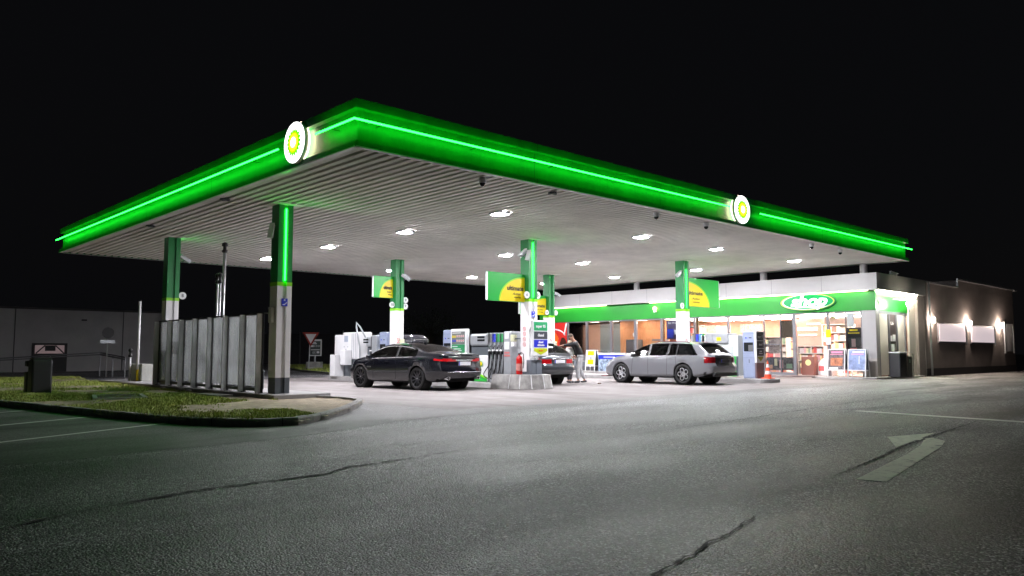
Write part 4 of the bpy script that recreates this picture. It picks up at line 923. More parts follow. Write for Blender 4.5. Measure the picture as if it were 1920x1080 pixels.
# light grey estate
dk = mat('tailgate_dark', (.028,.028,.03), .18, coat=1)
wag = dict(L=4.69, ra=1.05, fa=3.73, RW=.345, paint=carpaint('light_grey_paint', (.19,.195,.215), .0, .28), rim=mat('black_rim', (.02,.02,.022), .25), spokem=mat('bright_alloy', (.6,.6,.62), .3, metal=.8), spokes='rings',
  zt=[(0,1.0),(.03,1.04),(.10,1.10),(.30,1.24),(.52,1.395),(.60,1.42),(.9,1.45),(1.6,1.475),(2.2,1.475),(2.7,1.42),(3.05,1.28),(3.45,1.07),(3.6,1.01),(4.0,.955),(4.4,.83),(4.62,.66),(4.69,.5)],
  zb=[(0,.96),(.5,.985),(1.5,.975),(2.6,.95),(3.4,.91),(4.1,.82),(4.69,.46)],
  hw=[(0,.74),(.08,.82),(.25,.87),(.6,.90),(1.05,.91),(2,.905),(3.1,.905),(3.73,.91),(4.2,.87),(4.5,.76),(4.69,.55)],
  lean=[(.2,.10),(.38,.0),(.5,-.05),(.62,-.045),(.66,.02),(.9,.03),(1.05,.08),(1.2,.05),(1.45,.0)],
  glass=dict(side=[(.46,1.32,(.95,.0)),(1.38,1.68,(-.05,-.15)),(1.78,2.48,(-.15,-.05)),(2.56,3.30,(-.05,0))], rear=(.06,.50), front=(2.62,3.34)),
  tail=lambda s,y,z: 1 if (.72 < z < .93 and ((y > .50 and s < .02) or (s < .22 and y > .5 and z > .72+.25*s))) else (2 if (.62 < z < .985 and y <= .52 and s < .02) else 0),
  head=lambda s,y,z: y > .45 and .58 < z < .74 and s < .4, lower=lambda s,y,z: (s < .25 and z < .40),
  seat=(2.15,1.2), seams=[(1.72,-.05),(2.52,-.02),(3.25,-.1),(1.28,.1)], handles=[1.5,2.35,], mirror=3.05, belt=(.75,3.2,M_satin), rails=(.9,2.4), railm=mat('rail_red_dark', (.12,.02,.03), .3), plate=(.80,-.012,0,-.06), platem=mat('plate_dark', (.05,.05,.05), .4), tailm=MATS['tail_dark'], gatem=dk, glassm=MATS['car_glass_tint'])
wag['mirrorm'] = M_blk
c, surf, K = car('estate_car', 'light grey estate car with dark tailgate and ring patterned alloy wheels', wag)
MB().box(-.62*K,.62*K,.38*K,.60*K,1.385*K,1.425*K).build('rear_spoiler', wag['paint'], c, bevel=.015)
for sx in (-1,1): MB().prism([(sx*.42,.33),(sx*.72,.36),(sx*.70,.44),(sx*.46,.42)][::sx], .02, .10, M=basis((0,0,0),(K,0,0),(0,0,1))).build('exhaust', M_satin, c)
MB().box(-.7*K,.7*K,-.10*K,.02*K,.28*K,.40*K).build('diffuser', M_blk, c, bevel=.03)
MB().box(-.13,.13,-.085*K,-.07*K,.45*K,.475*K).build('rear_fog_light', MATS['head_lens'], c)
MB().box(-.80*K,.80*K,4.5*K,4.76*K,.20*K,.235*K).build('front_lip', mat('rail_red_dark'), c, bevel=.01)
MB().tube([(-.1*K,.30*K,1.17*K),(.25*K,.14*K,1.08*K)], .014, 6).build('rear_wiper', M_blk, c)
c.location = (17.4, 3.0, .09); c.rotation_euler.z = R(.3)
# dark grey estate
w2 = dict(wag); w2.update(L=4.86, fa=3.85, paint=carpaint('dark_grey_paint', (.075,.08,.09), .6, .3), rim=mat('silver_rim', (.35,.35,.36), .3, metal=.8), spokem=None, spokes=5,
  zt=[(0,.98),(.05,1.05),(.25,1.17),(.55,1.34),(.78,1.42),(1.1,1.455),(1.8,1.48),(2.3,1.475),(2.8,1.42),(3.15,1.28),(3.6,1.06),(3.8,1.0),(4.2,.93),(4.6,.8),(4.8,.64),(4.86,.5)],
  hw=[(0,.62),(.07,.76),(.22,.85),(.55,.905),(1.05,.92),(2,.91),(3.1,.91),(3.85,.92),(4.3,.87),(4.65,.75),(4.86,.55)],
  glass=dict(side=[(.80,1.42,(.35,.0)),(1.5,2.42,(-.1,-.05)),(2.5,3.48,(-.05,0))], rear=(.12,.72), front=(2.7,3.5)),
  tail=lambda s,y,z: 1 if (.76+.1*min(1,s) < z < .90+.08*min(1,s) and ((y > .34 and s < .02) or (s < .38 and y > .4))) else 0,
  lower=lambda s,y,z: (s < .3 and z < .34), seams=[(1.45,.1),(2.46,-.02),(3.3,-.08)], railm=M_satin, platem=mat('plate_white', (.75,.76,.8), .4), tailm=MATS['tail_red'], glassm=MATS['car_glass_tint'], rglass=glassmat('car_glass_green', (.25,.32,.30)), rails=(.9,2.7))
w2['spokem'] = w2['rim']; w2['mirrorm'] = w2['paint']
c, surf, K = car('estate_car', 'dark grey estate car being refuelled behind the price board, rounded rear with bright red lights', w2)
MB().box(-.5*K,.5*K,.62*K,.80*K,1.40*K,1.43*K).build('rear_spoiler', w2['paint'], c, bevel=.012)
MB().tube([(x*K,-.075*K,.895*K) for x in (-.4,0,.4)], .012, 6).build('chrome_strip', M_satin, c)
for sx in (-1,): MB().lathe([(.045,-.02),(.045,.1),(.035,.11),(.03,0)], 14, M=basis((sx*.45*K,.04,.33*K),(1,0,0),(0,0,1))).build('exhaust', M_chrome, c, smooth=True)
c.location = (13.22, 7.3, .06); c.rotation_euler.z = R(-3)
dgrey = c
w3 = dict(w2); w3.update(paint=carpaint('dark_blue_paint', (.012,.014,.02)))
c, surf, K = car('estate_car', 'dark car with a roof box, almost hidden behind the black saloon', w3)
c.location = (13.3, 15.0, .06)
rb = thing('roof_box', 'dark glossy roof box seen above the roof of the black saloon', 'roof box', (13.3,16.9,1.66))
pts = [(0,0),(.02,.16),(.2,.33),(1.2,.36),(1.7,.28),(2.0,.12),(2.02,.02)]
bx_ = MB(); vs = []
for y, h in pts:
    for x, f in ((-.42,.0),(-.44,.35),(-.40,.8),(-.28,1),(0,1.03),(.28,1),(.40,.8),(.44,.35),(.42,0)): vs.append((13.3+x*(1 if 0 < y < 1.9 else .85), 15.9+y, 1.70+h*f))
bx_.add(vs, [(i*9+k, i*9+k+1, (i+1)*9+k+1, (i+1)*9+k) for i in range(6) for k in range(8)]+[tuple(range(9)), tuple(range(54,63))[::-1]])
bx_.build('shell', mat('box_gloss', (.05,.05,.06), .15, coat=1), rb, smooth=True)
MB().box(12.9,13.7,15.88,15.9,1.82,1.84).build('seam', M_satin, rb); MB().box(12.85,13.75,16.3,16.36,1.62,1.70).box(12.85,13.75,17.4,17.46,1.62,1.70).build('crossbar', M_lgrey, rb)
# ------------------------------------------------------------------ pumps and terminals (faces towards -x, narrow end towards -y)
def hose(t, pts, m=None):
    # smooth catmull through pts
    P_ = [Vector(p) for p in pts]; P_ = [P_[0]]+P_+[P_[-1]]; out = []
    for i in range(1, len(P_)-2):
        for k in range(6):
            u = k/6; a,b,c_,d = P_[i-1:i+3]; out.append(.5*((2*b)+(c_-a)*u+(2*a-5*b+4*c_-d)*u*u+(3*b-a-3*c_+d)*u**3))
    out.append(P_[-2]); MB().tube(out, .017, 7).build('hose', m or M_rub, t, smooth=True)
def pump(x, y0, y1, z0, label, colors, ending='grey'):
    t = thing('fuel_pump', label, 'fuel pump', (x,(y0+y1)/2,z0)); W_ = .32
    # base cabinet
    ym = y0+(y1-y0)*.55; X0 = x-W_
    hz = z0+1.72
    MB().box(X0, x+W_, ym, y1, z0, z0+.95).build('cabinet', M_white, t, bevel=.02)
    MB().box(X0+.05, x+W_-.05, ym+.02, y1-.02, z0+.95, z0+1.28).build('glass_section', M_grey, t)
    MB().box(X0-.03, x+W_+.03, ym, y1, z0+1.28, hz).build('display_head', M_lgrey, t, bevel=.07)
    MB().box(X0-.036, X0-.031, ym+.15, ym+.55, z0+1.45, z0+1.52).box(X0-.036, X0-.031, ym+.15, ym+.55, z0+1.56, z0+1.63).build('price_display', M_scr, t)
    # nozzle tower
    MB().box(X0+.08, x+W_-.08, y0+.38, ym, z0, hz+.02).build('nozzle_tower', M_lgrey, t, bevel=.01)
    MB().box(X0, x+W_, y0, y0+.40, z0, hz+.06).build('end_column', M_lgrey, t, bevel=.04)
    n = len(colors); dy = (ym-y0-.40)/n
    for k in range(n+1): MB().box(X0, X0+.085, y0+.39+dy*k-.008 if k else y0+.402, y0+.39+dy*k+.012 if k else y0+.41, z0+.02, hz+.01).build('divider', M_satin, t)
    for k, cm in enumerate(colors):
        yc = y0+.39+dy*(k+.5)
        MB().box(X0+.05, X0+.075, yc-dy*.36, yc+dy*.36, z0+1.42, hz-.01).build('grade_plate', cm, t)
        nz = MB(); nz.box(X0-.02, X0+.06, yc-.025, yc+.025, z0+.98, z0+1.12).box(X0-.05, X0-.0, yc-.018, yc+.018, z0+.82, z0+1.02); nz.tube([(X0+.02,yc,z0+1.1),(X0-.02,yc,z0+1.2),(X0+.05,yc,z0+1.3)], .016, 6); nz.build('nozzle', M_blk, t, bevel=.006)
        MB().lathe([(.055,-.03),(.06,0),(.045,.03)], 12, cap=True, M=Matrix.Translation((X0-.02,yc,z0+1.12))).build('nozzle_guard', M_white, t, smooth=True)
        hose(t, [(X0-.03,yc,z0+.84), (X0-.05,yc+.02,z0+.60), (X0-.08,yc+.10+.05*k,z0+.28), (X0-.09,yc+.02,z0+.08+.02*k), (X0-.03,yc-.06,z0+.30), (X0+.04,yc-.05,z0+.75)])
    return t
pp = pump(11, 7.15, 9.35, .2, 'grey fuel pump with four black hoses on the middle island', [mat('grade_green', (.05,.35,.12), .4), mat('grade_green'), M_blue, mat('grade_grey', (.2,.2,.2), .4)])
B = basis((10.67,8.85,.2), *XL)
def sw(nm, pts, m, z): MB().add([B@Vector((a,b,z)) for a,b in pts], [tuple(range(len(pts)))]).build(nm, m, pp)
sw('green_sweep', [(-.46,.02),(.46,.02),(.46,.12)]+[(.46-.92*k/10, .12+.42*(k/10)**1.6) for k in range(1,11)], mat('sweep_green', (.02,.40,.05), .4), .012)
sw('lime_sweep', [(.46,.12)]+[(.46-.92*k/10, .12+.42*(k/10)**1.6) for k in range(1,11)]+[(.46-.92*k/10, .19+.45*(k/10)**1.6) for k in range(10,-1,-1)], mat('lime_paint'), .014)
Bl = basis((10.655,8.72,.85), *XL)
MB().prism(star(.10,.08), 0, .004, M=Bl).build('flower_emblem', mat('emblem_green', (.1,.5,.05), .4), pp); MB().prism(star(.075,.06), .004, .008, M=Bl).build('emblem_centre', M_yel, pp)
MB().box(10.655,10.68,7.25,7.45,1.72,1.92).box(10.655,10.68,7.22,7.48,1.35,1.62).build('notice', M_white, pp); MB().box(10.664,10.668,7.22,7.48,1.21,1.27).build('warning_line', mat('pale_red_print', (.65,.22,.22), .5), pp); MB().box(10.664,10.668,7.20,7.50,1.11,1.17).build('warning_line', mat('pale_red_print'), pp)
MB().box(10.4,10.66,8.75,9.15,.95,1.45).build('wipes_box', M_white, pp, bevel=.01) if False else None
# terminal with chart
def terminal(x, y, z0, label, wy=.52, h=1.9):
    t = thing('payment_terminal', label, 'payment terminal', (x,y,z0), 'outdoor payment terminals')
    MB().box(x-.28,x+.28,y-wy/2,y+wy/2,z0,z0+h).build('cabinet', M_ltblue, t, bevel=.03)
    X0 = x-.285
    MB().box(X0,X0+.02,y-.20,y+.20,z0+1.05,z0+1.40).build('screen', M_scr, t); MB().box(X0-.01,X0+.02,y-.2,y+.0,z0+1.05,z0+1.3).build('card_reader', mat('reader_grey', (.12,.12,.13), .4), t)
    MB().lathe([(.03,0),(.03,.01)], 12, cap=True, M=basis((X0,y+.1,z0+1.58), *XL)).build('contact_button', M_blue, t); MB().box(X0-.005,X0+.01,y-.14,y-.04,z0+1.565,z0+1.595).build('card_slot', M_ink, t)
    MB().box(X0+.001,X0+.003,y-.25,y+.25,z0+1.74,z0+1.745).box(X0+.001,X0+.003,y-.25,y+.25,z0+.98,z0+.985).box(X0+.001,X0+.003,y-.25,y+.25,z0+.80,z0+.805).build('panel_line', M_grey, t)
    MB().box(X0,X0+.01,y-.03,y+.0,z0+.60,z0+.74).build('key_lock', M_grey, t)
    return t
terminal(11, 10.75, .2, 'blue grey payment terminal beside the green instruction board')
ib_ = thing('instruction_board', 'white framed green instruction board with rows of hazard icons left of the pump', 'board', (11,9.95,.2))
MB().box(10.62,10.78,9.50,10.42,.2,2.12).build('frame', M_white, ib_, bevel=.03)
MB().box(10.61,10.62,9.58,10.34,1.55,2.02).build('grey_print', mat('board_grey', (.16,.18,.17), .4), ib_); MB().box(10.61,10.62,9.58,10.34,.55,1.54).build('green_print', mat('board_green', (.03,.26,.10), .4), ib_)
for r_, (zc, cols) in enumerate(((1.85,[M_yel,M_yel,M_red,M_red,M_red,M_red]), (1.68,[M_blue,M_blue,M_red,M_red,M_red,M_red]))):
    for k, cm in enumerate(cols):
        yc = 10.26-k*.12; Bk = basis((10.607,yc,zc), *XL)
        if cm is M_yel: MB().prism([(-.05,-.05),(.05,-.05),(0,.05)], 0, .003, M=Bk).build('hazard_icon', cm, ib_)
        else: MB().prism(circ(.045,14), 0, .003, M=Bk).build('hazard_icon', M_white if cm is M_red else cm, ib_); 
        if cm is M_red: MB().prism(circ(.03,12), .003, .005, M=Bk).build('icon_ring', cm, ib_)
for zc, wl in ((1.97,.5),(1.47,.3),(1.38,.5),(1.32,.55),(1.2,.45),(1.14,.6),(1.0,.3),(.94,.55),(.86,.5)):
    MB().box(10.605,10.609,10.30-wl,10.30,zc-.012,zc+.012).build('text_line', M_white, ib_)
terminal(11, 15.1, .2, 'blue grey payment terminal left of the column behind the saloon')
tp = pump(11, 15.5, 16.3, .2, 'small white dispenser with black display left of the far terminal', [mat('grade_grey')])
tr2 = thing('truck_pump', 'tall white high flow pump with hose loop at the far left of the island', 'fuel pump', (11,17.8,.2))
MB().box(10.66,11.34,16.85,18.2,.95,2.14).build('head', M_white, tr2, bevel=.05); MB().box(10.70,11.30,18.2,19.0,.75,2.04).build('side_cabinet', M_white, tr2, bevel=.06); MB().box(10.7,11.3,16.9,19.0,.2,.95).build('base', M_grey, tr2)
MB().box(10.645,10.66,17.75,18.05,1.72,1.98).build('screen', mat('lcd_grey', (.40,.45,.55), .3), tr2)
for k in range(3): MB().lathe([(.03,0),(.03,.01)], 10, cap=True, M=basis((10.65,17.75+k*.15,1.5-.12*(k==1)), *XL)).build('key_button', M_lgrey, tr2)
for k in range(4): MB().box(10.65,10.66,16.98+k*.14,17.02+k*.14,.98,2.08).build('groove', M_lgrey, tr2)
MB().tube([(10.6,16.65,.2),(10.6,16.70,1.5),(10.55,16.9,2.35),(10.6,17.0,2.55),(10.65,16.75,2.35),(10.7,16.4,1.9)], .035, 8).build('hose_boom', M_lgrey, tr2, smooth=True)
MB().box(10.2,10.65,18.05,18.5,.2,1.15).build('waste_drawer', M_white, tr2, bevel=.02); MB().box(10.3,10.64,17.4,17.8,.7,1.35).build('leaflet_box', M_white, tr2, bevel=.02)
# right island pump
p3 = thing('fuel_pump', 'white fuel pump with green corner seen above the light grey estate tailgate', 'fuel pump', (20.2,5,.24))
MB().box(19.9,20.5,3.9,5.6,.34,1.95).build('cabinet', mat('pump_pale', (.66,.70,.69), .35), p3, bevel=.02)
MB().box(19.84,20.56,4.3,5.0,1.60,2.02).build('display_head', M_lgrey, p3, bevel=.04); MB().box(19.84,20.56,5.0,5.35,1.6,2.02).build('head_end', M_lgrey, p3, bevel=.03)
MB().box(19.83,19.84,4.62,4.82,1.72,1.86).build('price_display', M_yel, p3)
MB().box(19.86,20.54,4.85,5.15,.9,1.6).build('dark_panel', M_grey, p3)
for k, cm in enumerate((mat('grade_grey'), M_blue, mat('grade_blue', (.1,.3,.7), .4), mat('grade_green'))):
    yc = 6.0-k*.15-.06; MB().box(19.9,20.0,yc-.05,yc+.05,1.65,2.0).build('grade_plate', cm, p3); MB().box(19.84,19.92,yc-.03,yc+.03,1.35,1.62).build('nozzle', M_blk, p3, bevel=.008)
    hose(p3, [(19.86,yc,1.4),(19.8,yc,1.0),(19.78,yc+.1,.6),(19.8,yc,.42),(19.88,yc-.05,.8),(19.95,yc-.05,1.3)])
MB().box(19.95,20.5,5.35,6.12,.3,1.95).build('nozzle_tower', M_lgrey, p3)
MB().prism([(4.35,.30),(3.98,.30),(3.98,1.10),(4.10,1.10),(4.35,.80)], 0, .02, M=Matrix(((0,0,-1,19.90),(1,0,0,0),(0,1,0,0),(0,0,0,1)))).build('green_panel', mat('sweep_green'), p3)
MB().box(19.876,19.9,3.90,3.98,.30,1.10).build('grey_edge', M_grey, p3); MB().box(19.885,19.9,4.1,4.5,1.15,1.5).build('hatch', mat('hatch_line', (.5,.55,.55), .4), p3)
t3 = terminal(20.2, 3.45, .24, 'blue grey payment terminal with dark price panel on its end, beside the traffic cone', .52, 1.84)
MB().box(19.92,20.48,3.12,3.19,.24,.85).build('end_base', mat('end_maroon', (.16,.10,.11), .5), t3); MB().box(19.9,20.5,3.10,3.19,.85,2.08).build('end_panel', M_white, t3, bevel=.01)
for z0, z1, tx, cm in ((1.72,2.02,'super 95','board_grey2'), (1.42,1.69,'diesel','board_grey3'), (1.12,1.39,'diesel\nultimate','board_grey3')):
    MB().box(19.95,20.45,3.092,3.10,z0,z1).build('price_field', mat(cm, (.07,.075,.075) if cm[-1] == '2' else (.06,.055,.065), .4), t3); text('lettering', tx, (20.2,3.088,(z0+z1)/2), *YL, .11 if '\n' not in tx else .08, M_white, t3, bold=.002)
MB().prism([(19.97,1.08),(20.2,.90),(20.43,1.08)], 0, .008, M=Matrix(((1,0,0,0),(0,0,-1,3.10),(0,1,0,0),(0,0,0,1)))).build('arrow_field', mat('olive_print', (.35,.35,.02), .5), t3)
cone = thing('traffic_cone', 'orange and white striped traffic cone at the end of the right island', 'traffic cone', (20.2,2.8,.24))
MB().box(20.0,20.4,2.62,3.0,.24,.28).build('base', mat('cone_orange', (.85,.10,.04), .45), cone, bevel=.01)
for k in range(5):
    r0, r1 = .14-.024*k, .14-.024*(k+1); MB().lathe([(r0,.28+.13*k),(r1,.28+.13*(k+1))], 20, M=Matrix.Translation((20.2,2.81,0))).build('stripe', M_white if k % 2 else mat('cone_orange'), cone, smooth=True)
# price board
pb = thing('price_board', 'white fuel price board with green, grey, blue and lime fields on the middle column', 'price board', (11,6.0,1.1))
MB().box(10.55,11.30,5.96,6.06,1.12,2.33).build('panel', M_white, pb, bevel=.03)
for z0, z1, tx, cm in ((1.98,2.27,'super 95',mat('price_green', (.02,.36,.13), .4)), (1.70,1.95,'diesel',mat('price_grey', (.06,.065,.08), .4)), (1.42,1.67,'diesel\nultimate',mat('price_blue', (.02,.03,.55), .4))):
    MB().box(10.61,11.24,5.952,5.96,z0,z1).build('price_field', cm, pb); text('lettering', tx, (10.925,5.948,(z0+z1)/2), *YL, .13 if '\n' not in tx else .10, M_white, pb, bold=.004)
MB().prism([(10.61,1.39),(10.61,1.30),(10.925,1.17),(11.24,1.30),(11.24,1.39)], 0, .008, M=Matrix(((1,0,0,0),(0,0,-1,5.96),(0,1,0,0),(0,0,0,1)))).build('arrow_field', mat('arrow_lime', (.50,.58,.01), .4), pb)
text('lettering', 'Active', (10.925,5.948,1.31), *YL, .08, M_red, pb, shear=.3)
MB().box(10.85,10.95,6.06,6.4,1.3,1.4).box(10.85,10.95,6.06,6.4,2.0,2.1).build('bracket', M_steel, pb)
# barrier, extinguisher, bins
br = MB(); arc_ = []
path = [(9.95,7.5),(9.95,6.6)]+[(11.0-1.05*math.cos(a), 6.3-.60*math.sin(a)) for a in [math.pi*k/10 for k in range(0,11)]]+[(12.05,6.6)]
vs = []
for i, (x, y) in enumerate(path):
    a = path[max(0,i-1)]; b = path[min(len(path)-1,i+1)]; dx, dy = b[0]-a[0], b[1]-a[1]; l = math.hypot(dx,dy); nx, ny = -dy/l, dx/l
    for o, z in ((0,0),(.10,.46),(.22,.48),(.26,.44),(.26,0)): vs.append((x*.0+10.85+(x-11)*.78+nx*o, y+ny*o, z+.04))
n = len(path); br.add(vs, [(i*5+k, (i+1)*5+k, (i+1)*5+k+1, i*5+k+1) for i in range(n-1) for k in range(4)]+[(0,1,2,3,4), tuple((n-1)*5+k for k in (4,3,2,1,0))])
bar = thing('crash_barrier', 'low sloping grey metal crash barrier wrapped round the end of the middle island', 'barrier', (10.85,6.2,.04)); br.build('shell', mat('barrier_metal', (.36,.35,.34), .4, metal=.35, var=.4, vscale=3), bar)
for i in range(1, n-1, 2):
    p0, p1 = vs[i*5], vs[i*5+1]; MB().tube([Vector(p0)+Vector((0,-.006,.01)), Vector(p1)+Vector((0,-.006,0))], .014, 5).build('joint', M_white, bar)
ex = thing('fire_extinguisher', 'red fire extinguisher standing left of the middle column behind the barrier', 'fire extinguisher', (10.38,6.5,.2))
Mx = Matrix.Translation((10.4,6.45,.52)); MB().lathe([(.10,0),(.105,.03),(.105,.50),(.09,.58),(.04,.62),(.03,.66)], 20, M=Mx).build('cylinder', M_red, ex, smooth=True)
MB().lathe([(.107,.12),(.107,.36)], 20, M=Mx).build('label_band', mat('label_pale', (.6,.25,.22), .5), ex, smooth=True)
MB().tube([(10.4,6.45,1.18),(10.46,6.43,1.26),(10.56,6.42,1.20),(10.58,6.42,.95),(10.55,6.42,.72)], .014, 6).build('hose', M_rub, ex, smooth=True); MB().box(10.36,10.5,6.43,6.47,1.18,1.22).build('handle', M_blk, ex); MB().box(10.3,10.5,6.35,6.55,.2,.52).build('stand', M_grey, ex)
wb = thing('window_wash_bin', 'grey windscreen wash bin with bottles on top, right of the fire extinguisher', 'wash bin', (10.85,6.25,.2))
MB().box(10.62,10.86,6.12,6.34,.2,1.0).build('left_box', mat('bin_grey', (.15,.17,.20), .45), wb, bevel=.02); MB().box(10.88,11.15,6.12,6.34,.2,1.0).build('right_box', mat('bin_grey'), wb, bevel=.02)
for k in range(4): MB().lathe([(.03,0),(.035,.08),(.012,.12),(.01,.16)], 10, M=Matrix.Translation((10.68+k*.12,6.23,1.0))).build('bottle', M_white, wb, smooth=True)
ph = thing('paper_towel_box', 'cream paper towel holder on the left of the middle column', 'dispenser', (10.7,7.2,1.6)); MB().box(10.60,10.78,6.95,7.12,1.62,1.86).build('case', mat('cream_notice'), ph, bevel=.03); MB().box(10.62,10.76,6.97,7.10,1.45,1.62).build('paper', M_white, ph); MB().box(10.66,10.80,6.8,6.96,1.7,1.74).build('arm', M_grey, ph)
# ------------------------------------------------------------------ glass screen and things behind it
M_frost = glassmat('frosted_glass', (.90,.93,.93), .17, .08, body=(.80,.82,.82))
M_fin = mat('fin_aluminium', (.80,.80,.82), .5, metal=.0, var=.12, vscale=4)
gs = thing('glass_screen', 'tall wind screen of seven frosted glass panes between upright metal fins', 'glass screen', (1.45,10.7,.19))
fy = [14.54,13.37,12.31,11.24,10.11,9.02,7.91,6.87]
for i, y in enumerate(fy):
    MB().box(1.33, 1.50, y-.018, y+.018, .19, 2.27).build('fin', M_fin, gs); MB().box(1.47, 1.53, y-.035, y+.035, .19, 2.30).build('post', M_blk, gs)
    MB().box(1.40,1.60,y-.12,y-.04,.19,.205).build('foot_plate', M_blk, gs)
for a, b in zip(fy[:-1], fy[1:]):
    MB().box(1.485, 1.497, b+.05, a-.05, .36, 2.24).build('glass_pane', M_frost, gs)
MB().box(1.47, 1.52, 6.87, 14.54, 2.25, 2.30).build('top_rail', M_blk, gs); MB().box(1.47,1.52,6.87,14.54,.24,.32).build('bottom_rail', M_blk, gs)
MB().tube([(1.5,6.86,2.28),(1.62,6.72,2.28)], .015, 6).build('stay', M_steel, gs)
def pole(x, y, z0, z1, r, label, top=True, m=M_steel):
    t = thing('vent_pipe', label, 'vent pipe', (x,y,z0), 'thin vent pipes behind the glass screen'); MB().tube([(x,y,z0),(x,y,z1)], r, 10).build('pipe', m, t, smooth=True)
    if top: MB().lathe([(r,0),(r*2.1,.02),(r*2.1,.08),(r*1.2,.10),(r*1.2,.2),(r*2.2,.22),(r*2.0,.30),(r*.5,.34)], 12, M=Matrix.Translation((x,y,z1-.05))).build('cap', M_blk, t, smooth=True)
pole(2.4, 11.6, .19, 4.45, .045, 'tallest thin vent pipe with a black cap behind the screen')
pole(2.4, 12.09, .19, 3.5, .035, 'left of the two short vent pipes behind the screen'); pole(2.4, 11.88, .19, 3.5, .035, 'right of the two short vent pipes behind the screen')
au = thing('air_station', 'dark tyre air station with round gauges seen through the second pane', 'air station', (2.3,13.75,.19))
MB().box(2.1,2.55,13.5,14.1,.19,1.75).build('cabinet', mat('station_dark', (.05,.055,.06), .4), au, bevel=.02)
for k in range(4): MB().lathe([(.07,0),(.07,.02)], 14, cap=True, M=basis((2.095,13.8,1.55-.22*k), *XL)).build('gauge', M_lgrey, au)
MB().box(2.085,2.1,13.6,14.0,.75,.85).build('label_plate', M_white, au); hose(au, [(2.1,13.5,1.3),(2.0,13.2,.9),(2.0,12.9,1.6),(2.05,12.6,2.1),(2.1,12.3,1.9),(2.1,12.1,1.2)])
wp = thing('water_post', 'white service post with a hose loop seen through the fourth pane', 'service post', (2.3,12.4,.19)); MB().box(2.2,2.45,12.55,12.95,.19,1.75).build('post_body', M_white, wp, bevel=.02); hose(wp, [(2.2,12.6,1.7),(2.0,12.4,2.15),(2.0,12.1,1.7),(2.05,11.9,1.0),(2.1,12.2,.5)]); MB().box(2.15,2.5,12.5,13.3,1.95,2.05).build('sign_bar', M_white, wp)
for i, y in enumerate((10.3, 9.15)):
    b = thing('bin', ('left' if i == 0 else 'right')+' of two dark bins with flat lids standing behind the glass screen', 'bin', (2.35,y,.19)); MB().box(2.15,2.55,y-.25,y+.25,.19,.75).build('body', mat('station_dark'), b, bevel=.03); MB().box(2.2,2.5,y-.2,y+.2,.78+.9,.84+.9).build('hood', mat('station_dark'), b, bevel=.01); MB().box(2.33,2.37,y-.02,y+.02,.75,1.68).build('stem', M_grey, b)
eb = thing('electric_cabinet', 'grey steel electric cabinet at the left end of the screen plinth', 'electric cabinet', (2.2,18.4,.19))
MB().box(2.0,2.45,17.75,18.95,.19,.82).build('case', mat('cabinet_grey', (.50,.50,.47), .5, var=.15), eb, bevel=.02); MB().box(1.985,2.0,17.85,18.3,.25,.76).build('door', M_lgrey, eb); MB().box(1.98,1.985,17.95,18.15,.5,.62).build('notice', M_white, eb)
pole(1.95, 18.05, .19, 3.15, .045, 'white vertical pipe with a yellow foot beside the electric cabinet', False, M_white); MB().tube([(1.95,18.05,.2),(1.95,18.05,.62)], .05, 10).build('yellow_foot', M_yel, bpy.data.objects['vent_pipe.003'])
pole(1.9, 18.75, .19, 1.12, .035, 'short white stub pipe left of the electric cabinet', True, M_white)
lb = thing('litter_bin', 'dark grey litter bin with a rounded lid and side ashtray on the left verge', 'litter bin', (-2.5,12.0,.06))
MB().box(-2.72,-2.22,11.80,12.30,.06,1.06).build('body', mat('bin_body', (.045,.043,.05), .45), lb, bevel=.05); MB().box(-2.69,-2.25,11.83,12.27,1.06,1.10).build('lid', mat('bin_lid', (.06,.06,.065), .25), lb, bevel=.03)
MB().box(-2.74,-2.46,12.32,12.62,.10,.72).build('ashtray_post', mat('bin_body'), lb, bevel=.03); MB().box(-2.74,-2.46,12.32,12.62,.86,1.02).build('ashtray', mat('bin_body'), lb, bevel=.03); MB().box(-2.46,-2.42,12.31,12.63,.1,1.02).build('ashtray_back', mat('bin_body'), lb)
mh = thing('manhole_frame', 'rectangular dark manhole frame lying in the grass', 'manhole cover', (-1.4,9.0,.1))
for bx4 in ((-2.3,-.55,7.75,7.85),(-1.75,-.5,9.75,9.85)): pass
Mm = Matrix.Translation((-1.35,8.9,.10)) @ Matrix.Rotation(R(-14), 4, 'Z')
fmb = MB(); fmb.box(-.6,.6,-.95,-.85,-.02,.05, M=Mm).box(-.6,.6,.85,.95,-.02,.05, M=Mm).box(-.6,-.5,-.85,.85,-.02,.05, M=Mm).box(.5,.6,-.85,.85,-.02,.05, M=Mm); fmb.build('frame', M_steel, mh); MB().box(-.5,.5,-.85,.85,-.02,.02, M=Mm).build('cover', M_dark, mh)
sl_ = thing('stone_slab', 'pale flat stone slab lying at the foot of the glass screen', 'slab', (1.1,8.7,.1)); MB().box(.75,1.2,7.9,9.3,.05,.125).build('slab', mat('slab_pale', (.42,.41,.39), .8, var=.2), sl_, bevel=.01)
# small pale stones by the wall
for i, (x, y) in enumerate(((1.2,13.2),(1.2,11.6),(1.15,10.9),(-2.9,11.2))):
    mb = MB(); mb.lathe([(.02,-.02),(.08,0),(.06,.04),(.01,.055)], 7, M=Matrix.Translation((x,y,.12)) @ Matrix.Diagonal((1.3,.8,1,1))); o = mb.build('stone', mat('slab_pale'), loc=(x,y,.12), smooth=True); tag(o, ['pale stone by the left panes of the glass screen','pale stone under the third pane of the screen','small pale stone under the middle of the glass screen','small pale stone at the foot of the litter bin'][i], 'stone', 'loose pale stones')
